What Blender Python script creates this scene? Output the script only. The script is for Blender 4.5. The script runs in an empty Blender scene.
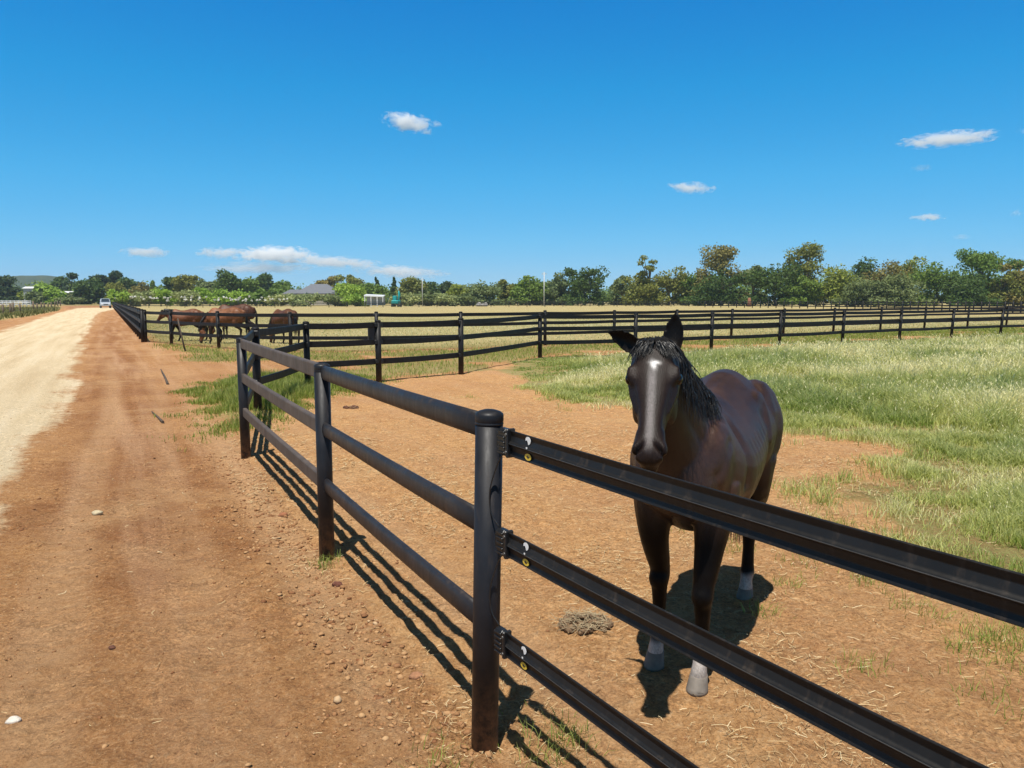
import bpy, math, random
import numpy as np
from mathutils import Vector, Matrix

SC = bpy.context.scene
COL = SC.collection
R = math.radians
rng = np.random.default_rng(7)
random.seed(7)

# ------------------------------------------------------------------ camera model (used to survey the place)
F_PX, HORIZON, CAM_H = 769.0, 300.0, 1.65
PITCH = math.atan((384.0 - HORIZON) / F_PX)

def ray(u, v):
    x = (u - 512) / F_PX
    y = -(v - 384) / F_PX
    cp, sp = math.cos(PITCH), math.sin(PITCH)
    return np.array([x, cp + y * sp, -sp + y * cp])

def gp(u, v):                      # ground point seen at pixel (u, v)
    d = ray(u, v)
    t = CAM_H / -d[2]
    return (d[0] * t, d[1] * t)

def at(u, dist):                   # ground point in the column u at forward distance dist
    return ((u - 512) / F_PX * (dist * math.cos(PITCH) + CAM_H * math.sin(PITCH)), dist)

def zat(v, dist):                  # height of a point seen in row v at forward distance dist
    d = ray(512, v)
    return CAM_H + d[2] / d[1] * dist

# ------------------------------------------------------------------ noise
def _hash(ix, iy, seed):
    h = (ix.astype(np.int64) * 374761393 + iy.astype(np.int64) * 668265263 + seed * 974634777) & 0x7fffffff
    h = ((h ^ (h >> 13)) * 1274126177) & 0x7fffffff
    return ((h ^ (h >> 16)) & 0xffff) / 65535.0

def vnoise(x, y, seed=0):
    x = np.asarray(x, float); y = np.asarray(y, float)
    ix = np.floor(x); iy = np.floor(y)
    fx = x - ix; fy = y - iy
    fx = fx * fx * (3 - 2 * fx); fy = fy * fy * (3 - 2 * fy)
    a = _hash(ix, iy, seed); b = _hash(ix + 1, iy, seed)
    c = _hash(ix, iy + 1, seed); d = _hash(ix + 1, iy + 1, seed)
    return (a * (1 - fx) + b * fx) * (1 - fy) + (c * (1 - fx) + d * fx) * fy

def fbm(x, y, seed=0, octv=4):
    s = 0; a = 1; t = 0
    for i in range(octv):
        s = s + a * vnoise(x, y, seed + i * 17); t += a
        x = x * 2.03 + 5.1; y = y * 2.03 + 3.7; a *= 0.5
    return s / t

def sstep(a, b, x):
    t = np.clip((x - a) / (b - a), 0, 1)
    return t * t * (3 - 2 * t)

def poly_sdf(x, y, poly):          # signed distance, positive inside
    x = np.asarray(x, float); y = np.asarray(y, float)
    d = np.full(x.shape, 1e18); inside = np.zeros(x.shape, bool)
    n = len(poly)
    for i in range(n):
        ax, ay = poly[i]; bx, by = poly[(i + 1) % n]
        ex, ey = bx - ax, by - ay
        t = np.clip(((x - ax) * ex + (y - ay) * ey) / (ex * ex + ey * ey + 1e-12), 0, 1)
        d = np.minimum(d, (x - ax - t * ex) ** 2 + (y - ay - t * ey) ** 2)
        if ay != by:
            c = ((ay > y) != (by > y)) & (x < (bx - ax) * (y - ay) / (by - ay) + ax)
            inside ^= c
    d = np.sqrt(d)
    return np.where(inside, d, -d)

# ------------------------------------------------------------------ object helpers
def tag(o, label=None, cat=None, group=None, kind=None):
    if label: o['label'] = label
    if cat: o['category'] = cat
    if group: o['group'] = group
    if kind: o['kind'] = kind
    return o

def empty(name, loc=(0, 0, 0), rz=0.0):
    o = bpy.data.objects.new(name, None)
    o.empty_display_size = 0.2
    COL.objects.link(o)
    o.location = loc; o.rotation_euler = (0, 0, rz)
    return o

def link_mesh(name, me, mat=None, parent=None):
    o = bpy.data.objects.new(name, me)
    COL.objects.link(o)
    if mat is not None:
        me.materials.append(mat)
    if parent is not None: o.parent = parent
    return o

def np_mesh(name, verts, faces, smooth=False, attrs=None):
    """verts (n,3); faces (m,k) array, or list of such arrays."""
    me = bpy.data.meshes.new(name)
    if not isinstance(faces, list): faces = [faces]
    faces = [np.asarray(f, np.int32) for f in faces if len(f)]
    me.vertices.add(len(verts))
    me.vertices.foreach_set('co', np.asarray(verts, np.float32).ravel())
    loops = np.concatenate([f.ravel() for f in faces])
    tot = np.concatenate([np.full(len(f), f.shape[1], np.int32) for f in faces])
    st = np.concatenate([[0], np.cumsum(tot)[:-1]]).astype(np.int32)
    me.loops.add(len(loops)); me.polygons.add(len(tot))
    me.loops.foreach_set('vertex_index', loops)
    me.polygons.foreach_set('loop_start', st)
    me.polygons.foreach_set('loop_total', tot)
    if smooth: me.polygons.foreach_set('use_smooth', np.ones(len(tot), bool))
    me.update(calc_edges=True)
    for k, a in (attrs or {}).items():
        a = np.asarray(a, np.float32)
        if a.ndim == 1:
            me.attributes.new(k, 'FLOAT', 'POINT').data.foreach_set('value', a)
        else:
            if a.shape[1] == 3: a = np.concatenate([a, np.ones((len(a), 1), np.float32)], 1)
            me.attributes.new(k, 'FLOAT_COLOR', 'POINT').data.foreach_set('color', a.ravel())
    return me

class MB:
    """collects shapes for ONE mesh"""
    def __init__(self): self.v = []; self.f = []; self.sm = []
    def add(self, vs, fs, smooth=False):
        b = len(self.v)
        self.v += [tuple(p) for p in vs]
        self.f += [tuple(i + b for i in q) for q in fs]
        self.sm += [smooth] * len(fs)
        return self
    def box(self, c, s, rz=0.0, bev=0.0):
        hx, hy, hz = s[0] / 2, s[1] / 2, s[2] / 2
        b = min(bev, hx * .9, hy * .9, hz * .9)
        ca, sa = math.cos(rz), math.sin(rz)
        vs = []
        if b <= 0:
            for x in (-hx, hx):
                for y in (-hy, hy):
                    for z in (-hz, hz): vs.append((x, y, z))
            fs = [(0, 1, 3, 2), (4, 6, 7, 5), (0, 4, 5, 1), (2, 3, 7, 6), (0, 2, 6, 4), (1, 5, 7, 3)]
        else:
            rings = []
            for z, k in ((-hz, b), (-hz + b, 0), (hz - b, 0), (hz, b)):
                r = []
                for (sx, sy, o) in ((1, -1, 0), (1, 1, 1), (-1, 1, 0), (-1, -1, 1)):
                    p1 = (sx * (hx - k), sy * (hy - b - k * .4)); p2 = (sx * (hx - b - k * .4), sy * (hy - k))
                    r += [p1, p2] if sx * sy > 0 else [p2, p1]
                rings.append([(p[0], p[1], z) for p in r])
            # order corners counter-clockwise
            for q in range(4):
                rings[q].sort(key=lambda p: math.atan2(p[1] / hy, p[0] / hx))
                vs += rings[q]
            fs = []
            for q in range(3):
                for i in range(8):
                    j = (i + 1) % 8
                    fs.append((q * 8 + i, q * 8 + j, q * 8 + 8 + j, q * 8 + 8 + i))
            fs.append(tuple(range(7, -1, -1))); fs.append(tuple(range(24, 32)))
        vs = [(c[0] + x * ca - y * sa, c[1] + x * sa + y * ca, c[2] + z) for x, y, z in vs]
        return self.add(vs, fs)
    def tube(self, pts, rad, n=10, cap=True, smooth=True, flat=1.0):
        pts = [Vector(p) for p in pts]
        if not hasattr(rad, '__len__'): rad = [rad] * len(pts)
        vs = []; fs = []
        up0 = None
        for i, p in enumerate(pts):
            t = (pts[min(i + 1, len(pts) - 1)] - pts[max(i - 1, 0)])
            t = t.normalized() if t.length > 1e-9 else Vector((0, 0, 1))
            if up0 is None:
                up0 = Vector((0, 0, 1)) if abs(t.z) < .9 else Vector((1, 0, 0))
            s = t.cross(up0).normalized(); u = s.cross(t).normalized(); up0 = u
            for k in range(n):
                a = 2 * math.pi * k / n
                vs.append(p + s * (math.cos(a) * rad[i] * flat) + u * (math.sin(a) * rad[i]))
        for i in range(len(pts) - 1):
            for k in range(n):
                j = (k + 1) % n
                fs.append((i * n + k, i * n + j, i * n + n + j, i * n + n + k))
        self.add(vs, fs, smooth)
        if cap:
            b = len(self.v) - len(vs)
            self.f.append(tuple(b + k for k in range(n - 1, -1, -1))); self.sm.append(False)
            e = b + (len(pts) - 1) * n
            self.f.append(tuple(e + k for k in range(n))); self.sm.append(False)
        return self
    def lathe(self, prof, c=(0, 0, 0), n=24, tilt=None, smooth=True):
        vs = []; fs = []
        M = tilt or Matrix.Identity(3)
        for (r, z) in prof:
            for k in range(n):
                a = 2 * math.pi * k / n
                vs.append(Vector(c) + M @ Vector((r * math.cos(a), r * math.sin(a), z)))
        m = len(prof)
        for i in range(m - 1):
            for k in range(n):
                j = (k + 1) % n
                fs.append((i * n + k, i * n + j, i * n + n + j, i * n + n + k))
        fs.append(tuple(range(n - 1, -1, -1))); fs.append(tuple((m - 1) * n + k for k in range(n)))
        return self.add(vs, fs, smooth)
    def sweep(self, prof, pts, smooth=False, ups=None):
        """closed profile [(side, up)] swept along a polyline; up stays vertical"""
        pts = [Vector(p) for p in pts]
        n = len(prof); vs = []; fs = []
        for i, p in enumerate(pts):
            t = (pts[min(i + 1, len(pts) - 1)] - pts[max(i - 1, 0)]).normalized()
            s = Vector((t.y, -t.x, 0)).normalized(); u = s.cross(t).normalized()
            if u.z < 0: u = -u
            for (a, b) in prof: vs.append(p + s * a + u * b)
        for i in range(len(pts) - 1):
            for k in range(n):
                j = (k + 1) % n
                fs.append((i * n + k, i * n + j, i * n + n + j, i * n + n + k))
        fs.append(tuple(range(n - 1, -1, -1))); fs.append(tuple((len(pts) - 1) * n + k for k in range(n)))
        return self.add(vs, fs, smooth)
    def build(self, name, mat, parent=None, fix=True):
        me = bpy.data.meshes.new(name)
        me.from_pydata(self.v, [], self.f)
        me.polygons.foreach_set('use_smooth', np.array(self.sm, bool))
        me.update()
        if fix:
            import bmesh
            bm = bmesh.new(); bm.from_mesh(me)
            bmesh.ops.recalc_face_normals(bm, faces=bm.faces)
            bm.to_mesh(me); bm.free()
        return link_mesh(name, me, mat, parent)

# ------------------------------------------------------------------ material helpers
class NT:
    def __init__(self, name):
        self.m = bpy.data.materials.new(name); self.m.use_nodes = True
        self.t = self.m.node_tree; self.n = self.t.nodes
        self.b = self.n['Principled BSDF']; self.out = self.n['Material Output']
    def node(self, typ, **kw):
        nd = self.n.new(typ)
        for k, v in kw.items(): setattr(nd, k, v)
        return nd
    def L(self, a, b): self.t.links.new(a, b)
    def coord(self, what='Object'):
        return self.node('ShaderNodeTexCoord').outputs[what]
    def pos(self):
        return self.node('ShaderNodeNewGeometry').outputs['Position']
    def mapping(self, vec, scale=(1, 1, 1), rot=(0, 0, 0)):
        m = self.node('ShaderNodeMapping'); self.L(vec, m.inputs['Vector'])
        m.inputs['Scale'].default_value = scale; m.inputs['Rotation'].default_value = rot
        return m.outputs['Vector']
    def noise(self, vec, scale, detail=4, rough=.55, dist=0.0):
        t = self.node('ShaderNodeTexNoise'); self.L(vec, t.inputs['Vector'])
        t.inputs['Scale'].default_value = scale; t.inputs['Detail'].default_value = detail
        t.inputs['Roughness'].default_value = rough; t.inputs['Distortion'].default_value = dist
        return t.outputs['Fac']
    def attr(self, name, out='Color'):
        a = self.node('ShaderNodeAttribute'); a.attribute_name = name
        return a.outputs[out]
    def ramp(self, fac, stops, interp='LINEAR'):
        r = self.node('ShaderNodeValToRGB'); self.L(fac, r.inputs['Fac'])
        cr = r.color_ramp; cr.interpolation = interp
        while len(cr.elements) > 1: cr.elements.remove(cr.elements[0])
        for i, (p, c) in enumerate(stops):
            e = cr.elements[0] if i == 0 else cr.elements.new(p)
            e.position = p
            c = (c, c, c) if not hasattr(c, '__len__') else c
            e.color = (c[0], c[1], c[2], 1)
        return r.outputs['Color']
    def math(self, op, a, b=None, c=None, clamp=False):
        m = self.node('ShaderNodeMath', operation=op, use_clamp=clamp)
        for i, v in enumerate((a, b, c)):
            if v is None: continue
            if isinstance(v, (int, float)): m.inputs[i].default_value = v
            else: self.L(v, m.inputs[i])
        return m.outputs[0]
    def mix(self, fac, a, b, mode='MIX'):
        m = self.node('ShaderNodeMix', data_type='RGBA', blend_type=mode)
        for sock, v in ((m.inputs['Factor'], fac), (m.inputs[6], a), (m.inputs[7], b)):
            if isinstance(v, (int, float)): sock.default_value = v
            elif isinstance(v, (tuple, list)): sock.default_value = (v[0], v[1], v[2], 1)
            else: self.L(v, sock)
        return m.outputs[2]
    def sep(self, col):
        s = self.node('ShaderNodeSeparateColor'); self.L(col, s.inputs[0]); return s.outputs
    def bump(self, h, strength=.5, dist=.02, normal=None):
        b = self.node('ShaderNodeBump'); b.inputs['Strength'].default_value = strength
        b.inputs['Distance'].default_value = dist; self.L(h, b.inputs['Height'])
        if normal is not None: self.L(normal, b.inputs['Normal'])
        return b.outputs['Normal']
    def set(self, **kw):
        names = dict(base='Base Color', rough='Roughness', metal='Metallic', spec='Specular IOR Level', normal='Normal',
                     sheen='Sheen Weight', sheenr='Sheen Roughness', sheent='Sheen Tint', coat='Coat Weight', coatr='Coat Roughness')
        for k, v in kw.items():
            s = self.b.inputs[names[k]]
            if isinstance(v, (int, float)): s.default_value = v
            elif isinstance(v, (tuple, list)): s.default_value = (v[0], v[1], v[2], 1)
            else: self.L(v, s)
        return self.m

def simple(name, col, rough=.6, var=.25, scale=8, bump=0.0, metal=0.0, spec=.5):
    t = NT(name)
    n = t.noise(t.coord(), scale, 5)
    c = t.ramp(n, [(.25, [x * (1 - var) for x in col]), (.75, [min(1, x * (1 + var)) for x in col])])
    kw = dict(base=c, rough=rough, metal=metal, spec=spec)
    if bump: kw['normal'] = t.bump(t.noise(t.coord(), scale * 6, 4), bump, .01)
    return t.set(**kw)
# ------------------------------------------------------------------ survey: fence posts on the ground
PA = gp(484, 746); PB = gp(327, 557); PC = gp(246, 457)
FR_PX = [(258, 411), (308, 388), (379, 382.5), (461, 374), (540, 358.5), (635, 354.5), (711, 351), (779, 347.5), (842, 343.5), (899, 340.3), (951, 337.8), (1000, 335.8)]
FRONT = [gp(*p) for p in FR_PX]
_f1, _f0 = FRONT[-1], FRONT[-2]
FRONT += [(_f1[0] + k * (_f1[0] - _f0[0]), _f1[1] + k * (_f1[1] - _f0[1])) for k in (1, 2)]
BK_PX = [(146, 342), (171.5, 344.5), (219, 348.5), (291, 351.5), (377, 351.5), (461, 349), (545, 345.5), (614, 342.5), (676, 339.8), (731, 337.3), (783, 335.4), (833, 333.2), (880, 331.2), (924, 329.3), (967, 327.8), (1006, 326.4)]
BACK = [gp(*p) for p in BK_PX]
_f1, _f0 = BACK[-1], BACK[-2]
BACK += [(_f1[0] + k * (_f1[0] - _f0[0]), _f1[1] + k * (_f1[1] - _f0[1])) for k in (1, 2)]
LANE0 = gp(143, 342); LANE1 = gp(113.5, 308.2)

# right-hand electric band: through A and the point seen at the right frame edge
BAND_Z = 1.165
_d = ray(1024, 598); _t = (BAND_Z - CAM_H) / _d[2]; _e = np.array([_d[0] * _t, _d[1] * _t])
_dir = _e - np.array(PA); _dir /= np.linalg.norm(_dir)
PD = tuple(np.array(PA) + _dir * 3.4)

ROAD_R = [(-4.4, -6)] + [gp(*p) for p in ((0, 478), (20, 452), (48, 420), (69, 385), (77, 355), (85, 332), (98, 313), (114, 309.3))]
_a, _b = gp(0, 478), gp(20, 452)
ROAD_R[0] = (_a[0] + (_a[0] - _b[0]) * 4.5, _a[1] + (_a[1] - _b[1]) * 4.5)
ROAD_L = [gp(*p) for p in ((116, 307.4), (80, 308), (66, 311), (45, 317), (22, 325), (0, 333))]
_a, _b = ROAD_L[-1], ROAD_L[-2]
ROAD_L.append((_a[0] + (_a[0] - _b[0]) * .9, _a[1] + (_a[1] - _b[1]) * .9))
ROAD_L.append((-12.5, -6))
ROAD = ROAD_R + ROAD_L
TRACK = [gp(*p) for p in ((66, 309), (70, 304.5), (76, 302.6), (88, 302.2), (84, 304.5), (88, 309))]
LEFT_VERGE = [gp(*p) for p in ((62, 301.5), (63, 307), (58, 311), (30, 316.5), (0, 320.5))] + [(-60, 40), (-300, 40), (-900, 900), (-600, 1500)]

PADDOCK_G = [gp(*p) for p in ((500, 361), (522, 388), (560, 399), (628, 407), (700, 418), (783, 438), (845, 441), (880, 447), (886, 463),
             (846, 490), (864, 520), (905, 556), (960, 586), (1030, 602), (1300, 690))] + [(40, 6)] + [(30, 41)] + [(p[0] + .25, p[1] + .9) for p in FRONT[4:13][::-1]]
LANE_G = [(p[0], p[1]) for p in FRONT[2:]] + [(34, 60)] + BACK[::-1][:-1] + [gp(150, 345), gp(190, 362), gp(300, 366), gp(330, 385)]
FIELD = [LANE1, LANE0] + BACK + [(3000, 1500), (3000, 2600), (-1500, 2600), (-300, 600)]
LEFT_G = [gp(*p) for p in ((184, 392), (196, 425), (214, 436), (240, 438), (262, 432), (300, 412), (345, 398), (384, 384), (376, 376), (330, 372), (290, 374), (240, 378), (215, 382))]
SPARSE = [gp(*p) for p in ((800, 520), (900, 530), (1100, 620), (1200, 700), (1000, 680), (850, 600))]
RED = [gp(*p) for p in ((85, 335), (112, 311), (140, 346), (185, 395), (235, 470), (255, 560), (150, 640), (60, 600), (10, 510), (60, 430))]

def wheel_tracks(x, y, sd):
    wob = (fbm(x * .5, y * .12, 93, 2) - .5) * .35
    k = np.zeros_like(sd)
    for c, wd in ((-.75, .15), (-2.05, .17), (-1.45, .14), (-2.75, .13)):
        k = np.maximum(k, np.exp(-((sd - c + wob) / wd) ** 4) * (1 if c in (-.75, -2.05) else .6))
    return k * sstep(.28, .5, fbm(x * .9, y * .4, 95, 3))

def ground_z(x, y):
    x = np.asarray(x, float); y = np.asarray(y, float)
    d = np.hypot(x, y)
    near = 1 - sstep(8, 40, d)
    z = (fbm(x * .8, y * .8, 3, 3) - .5) * .035 * (1 - sstep(20, 60, d))
    z = z + near * ((fbm(x * 5, y * 5, 11, 3) - .5) * .022)
    z = z + near * np.maximum(0, fbm(x * 9 + 4, y * 9, 23, 2) - .62) * .06
    n2 = 1 - sstep(5, 16, d)
    z = z + n2 * ((fbm(x * 15 + 2, y * 15, 61, 3) - .5) * .020 + np.maximum(0, fbm(x * 22, y * 22 + 7, 67, 2) - .60) * .045)
    turned = np.exp(-(poly_sdf(x, y, [PA, PB, PC, (PC[0] - .02, PC[1]), (PB[0] - .02, PB[1]), (PA[0] - .02, PA[1])]) / .75) ** 2) * (fbm(x * 2, y * 2, 71, 2) > .3)
    z = z + n2 * turned * ((fbm(x * 9, y * 9, 73, 3) - .5) * .05)
    rs_ = poly_sdf(x, y, ROAD)
    z = z - near * .014 * wheel_tracks(x, y, rs_)
    r = sstep(-.4, .6, rs_)
    z = z * (1 - .7 * r) + .03 * r
    return z

def gz(x, y): return float(ground_z(np.array([x]), np.array([y]))[0])

def masks(x, y):
    e = (fbm(x * 1.1, y * 1.1, 41, 4) - .5)
    far = np.hypot(x, y)
    road = sstep(-.7, .6, poly_sdf(x, y, ROAD) + e * .55)
    road = np.maximum(road, .35 * sstep(-1, 1, poly_sdf(x, y, TRACK)))
    red = np.maximum(sstep(-.6, .9, poly_sdf(x, y, RED) + e * 1.5), .45 * (poly_sdf(x, y, [PA, PB, PC] + FRONT + [(40, 8), (PD[0] + 4, -2.9), PD]) < 0))
    red = np.maximum(red, sstep(-1, 1, poly_sdf(x, y, TRACK)))
    left_red = sstep(-1.0, 3.0, -poly_sdf(x, y, ROAD)) * (1 - sstep(-1.5, 1.5, poly_sdf(x, y, LEFT_VERGE))) * (x < -14)
    red = np.maximum(red, left_red * .9)
    g = sstep(-.35, .35, poly_sdf(x, y, PADDOCK_G) + e * 1.2)
    lane = sstep(-.3, .6, poly_sdf(x, y, LANE_G) + e * 2.2) * sstep(.36, .5, fbm(x * .35, y * .5, 77, 3) + .06)
    g = np.maximum(g, lane * .95)
    g = np.maximum(g, .8 * sstep(-.2, .7, poly_sdf(x, y, LEFT_G) + e * 1.4))
    fld = sstep(-.5, 1.0, poly_sdf(x, y, FIELD))
    g = np.maximum(g, fld)
    lv = sstep(-1.5, 1.0, poly_sdf(x, y, LEFT_VERGE) + e * 2)
    g = np.maximum(g, lv)
    g = np.where(far > 260, 1, g) * (1 - np.where(far < 160, road, 0))
    # dryness of the grass: 0 green, 1 straw
    dry = fld * .86 * sstep(.0, 5, poly_sdf(x, y, FIELD)) + (fbm(x * .25, y * .25, 5, 3) - .5) * .7 + .22
    dry = np.where(poly_sdf(x, y, LEFT_G) > -.5, .3, dry)
    dry = np.where(lv > .5, .35, dry)
    return road, red, np.clip(g, 0, 1), np.clip(dry, 0, 1)

# ------------------------------------------------------------------ ground sheet, cut along the road and the paddock into seamless pieces
def build_ground():
    nx, ny = 1300, 1150
    tx = np.linspace(-7.37, 7.37, nx); X1 = 2.4 * np.sinh(tx)
    X1 = X1 * 1900 / X1.max()
    X1 = np.where(np.abs(X1) < 1e9, X1, X1)
    ty = np.linspace(-1.7, 7.43, ny); Y1 = 3.2 + 2.3 * np.sinh(ty)
    X, Y = np.meshgrid(X1 + .3, Y1)
    x, y = X.ravel(), Y.ravel()
    z = ground_z(x, y)
    road, red, g, dry = masks(x, y)
    trk = wheel_tracks(x, y, poly_sdf(x, y, ROAD)) * (1 - sstep(20, 60, np.hypot(x, y))) * (1 - g)
    idx = np.arange(nx * ny).reshape(ny, nx)
    q = np.stack([idx[:-1, :-1], idx[:-1, 1:], idx[1:, 1:], idx[1:, :-1]], -1).reshape(-1, 4)
    cx = x[q].mean(1); cy = y[q].mean(1)
    froad = (poly_sdf(cx, cy, ROAD) > 0)
    pad = [PA, PB, PC] + FRONT + [(40, 8), (PD[0] + 4, -2.9), PD]
    fpad = (poly_sdf(cx, cy, pad) > 0) & ~froad
    ffield = (poly_sdf(cx, cy, FIELD) > 0) & ~froad & ~fpad
    mat = ground_material()
    V = np.stack([x, y, z], 1)
    for name, sel in (('dirt_road', froad), ('paddock_ground', fpad), ('field_ground', ffield), ('ground', ~(froad | fpad | ffield))):
        f = q[sel]
        u, inv = np.unique(f, return_inverse=True)
        me = np_mesh(name, V[u], inv.reshape(-1, 4), True,
                     {'cover': np.stack([road[u], red[u], g[u], dry[u]], 1), 'track': trk[u]})
        o = link_mesh(name, me, mat); tag(o, kind='structure')

def ground_material():
    t = NT('earth_and_turf')
    P = t.pos()
    c = t.attr('cover'); s = t.sep(c); dry = t.attr('cover', 'Alpha')
    n1 = t.noise(P, .9, 5, .6); n2 = t.noise(P, 7, 5, .65); n3 = t.noise(P, 28, 6, .8); n5 = t.noise(P, 75, 5, .85); n4 = t.noise(P, .22, 4)
    ang = math.atan2(LANE1[1] - LANE0[1], LANE1[0] - LANE0[0])
    rut = t.noise(t.mapping(t.mapping(P, (1, 1, 1), (0, 0, -ang)), (.13, 2.4, 1)), 1.0, 4, .55)
    tan = t.ramp(n2, [(.25, (.42, .215, .082)), (.5, (.54, .298, .122)), (.75, (.65, .39, .175))])
    tan = t.mix(t.ramp(n1, [(.35, 0), (.68, .5)]), tan, (.40, .205, .1))
    tan = t.mix(t.ramp(n3, [(.53, 0), (.68, .6)]), tan, (.60, .42, .25))
    tan = t.mix(t.ramp(n3, [(.33, .7), (.46, 0)]), tan, (.25, .12, .055))
    redc = t.ramp(n2, [(.25, (.205, .080, .027)), (.55, (.28, .120, .043)), (.78, (.36, .172, .068))])
    redc = t.mix(t.ramp(n3, [(.34, .7), (.46, 0)]), redc, (.17, .072, .034))
    redc = t.mix(t.ramp(n3, [(.54, 0), (.68, .5)]), redc, (.47, .28, .155))
    redc = t.mix(t.ramp(rut, [(.45, 0), (.66, .55)]), redc, (.47, .27, .15))
    dirt = t.mix(s[1], tan, redc)
    dirt = t.mix(t.ramp(n5, [(.36, .8), (.47, 0)]), dirt, (.20, .092, .042))
    dirt = t.mix(t.ramp(n5, [(.54, 0), (.66, .6)]), dirt, (.66, .44, .245))
    dirt = t.mix(t.ramp(rut, [(.5, 0), (.7, .28)]), dirt, (.52, .33, .19))
    roadc = t.ramp(rut, [(.3, (.52, .40, .245)), (.52, (.62, .50, .325)), (.72, (.68, .57, .40))])
    roadc = t.mix(t.ramp(n3, [(.3, .35), (.5, 0)]), roadc, (.5, .37, .21))
    roadc = t.mix(t.ramp(n1, [(.45, 0), (.75, .3)]), roadc, (.60, .46, .27))
    rf = t.math('ADD', s[0], t.math('MULTIPLY', t.math('SUBTRACT', n2, .5), .8))
    rf = t.math('ADD', rf, t.math('MULTIPLY', t.math('SUBTRACT', rut, .5), .9))
    rf = t.ramp(rf, [(.36, 0), (.70, 1)])
    # compacted dusty patches
    n6 = t.noise(P, .55, 5, .62, .6)
    dirt = t.mix(t.ramp(n6, [(.54, 0), (.68, .42)]), dirt, (.54, .34, .17))
    dirt = t.mix(t.ramp(n6, [(.30, .35), (.44, 0)]), dirt, (.29, .135, .058))
    tf = t.math('MULTIPLY', t.attr('track', 'Fac'), t.ramp(t.noise(t.mapping(t.mapping(P, (1, 1, 1), (0, 0, -ang)), (14, 1.5, 1)), 1.0, 3, .6), [(.35, .25), (.6, .6)]))
    dirt = t.mix(tf, dirt, (.50, .305, .16))
    base = t.mix(rf, dirt, roadc)
    # crumbs: each small clod of earth its own tone
    for vs_, lo_, hi_ in ((30, .86, 1.14), (88, .76, 1.24)):
        vo = t.node('ShaderNodeTexVoronoi'); vo.inputs['Scale'].default_value = vs_; t.L(t.mapping(P, (1, 1, 1)), vo.inputs['Vector'])
        base = t.mix(t.ramp(t.noise(P, 1.7, 4, .6), [(.36, .25), (.6, 1)]), base, t.mix(1.0, base, t.ramp(t.sep(vo.outputs['Color'])[0], [(0, lo_), (1, hi_)]), 'MULTIPLY'))
    # turf seen between and beyond the blades
    green = t.ramp(n2, [(.25, (.10, .125, .03)), (.55, (.17, .20, .05)), (.8, (.26, .26, .085))])
    straw = t.ramp(n2, [(.25, (.36, .335, .14)), (.55, (.50, .475, .225)), (.8, (.62, .59, .33))])
    df = t.math('ADD', dry, t.math('MULTIPLY', t.math('SUBTRACT', n4, .5), 1.3))
    df = t.math('ADD', df, t.math('MULTIPLY', t.math('SUBTRACT', n1, .5), .5), clamp=True)
    turf = t.mix(df, green, straw)
    turf = t.mix(t.ramp(n3, [(.42, .75), (.60, 0)]), turf, (.25, .16, .075))
    gf = t.math('ADD', s[2], t.math('MULTIPLY', t.math('SUBTRACT', n2, .5), .8))
    gf = t.ramp(gf, [(.55, 0), (1.0, .9)])
    base = t.mix(gf, base, turf)
    h = t.math('ADD', t.math('MULTIPLY', n2, .6), t.math('MULTIPLY', n3, .8))
    h = t.math('ADD', h, t.math('MULTIPLY', n5, .5))
    nm = t.bump(h, 1.0, .026)
    return t.set(base=base, rough=.95, spec=.15, normal=nm)
# ------------------------------------------------------------------ horses
def V3(*a): return Vector(a)

def loft_into(mb, secs, n=28):
    """secs: (centre, right, up, half width, half up, half down, egg) -> closed smooth loft"""
    vs = []; fs = []
    for (c, r, u, w, hu, hd, egg) in secs:
        c, r, u = Vector(c), Vector(r), Vector(u)
        for k in range(n):
            a = 2 * math.pi * k / n
            ca, sa = math.cos(a), math.sin(a)
            ww = w * (1 - egg * max(0, sa) ** 1.5)
            vs.append(c + r * (ca * ww) + u * (sa * (hu if sa > 0 else hd)))
    m = len(secs)
    for i in range(m - 1):
        for k in range(n):
            j = (k + 1) % n
            fs.append((i * n + k, i * n + j, i * n + n + j, i * n + n + k))
    fs.append(tuple(range(n - 1, -1, -1))); fs.append(tuple((m - 1) * n + k for k in range(n)))
    mb.add(vs, fs, True)

def blob_into(mb, c, r, rot=None, n=16):
    M = rot or Matrix.Identity(3)
    vs = []; fs = []
    for i in range(1, n // 2):
        th = math.pi * i / (n // 2)
        for k in range(n):
            a = 2 * math.pi * k / n
            vs.append(Vector(c) + M @ Vector((r[0] * math.sin(th) * math.cos(a), r[1] * math.sin(th) * math.sin(a), r[2] * math.cos(th))))
    m = n // 2 - 1
    for i in range(m - 1):
        for k in range(n):
            j = (k + 1) % n
            fs.append((i * n + k, i * n + n + k, i * n + n + j, i * n + j))
    vs.append(Vector(c) + M @ Vector((0, 0, r[2]))); vs.append(Vector(c) + M @ Vector((0, 0, -r[2])))
    t, b = len(vs) - 2, len(vs) - 1
    for k in range(n):
        j = (k + 1) % n
        fs.append((t, k, j)); fs.append((b, (m - 1) * n + j, (m - 1) * n + k))
    mb.add(vs, fs, True)

def catmull(pts, k=6):
    P = [np.array(p, float) for p in pts]
    P = [2 * P[0] - P[1]] + P + [2 * P[-1] - P[-2]]
    out = []
    for i in range(1, len(P) - 2):
        for j in range(k):
            t = j / k
            a, b, c, d = P[i - 1], P[i], P[i + 1], P[i + 2]
            out.append(.5 * ((2 * b) + (-a + c) * t + (2 * a - 5 * b + 4 * c - d) * t * t + (-a + 3 * b - 3 * c + d) * t ** 3))
    out.append(P[-2])
    return out

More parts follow.
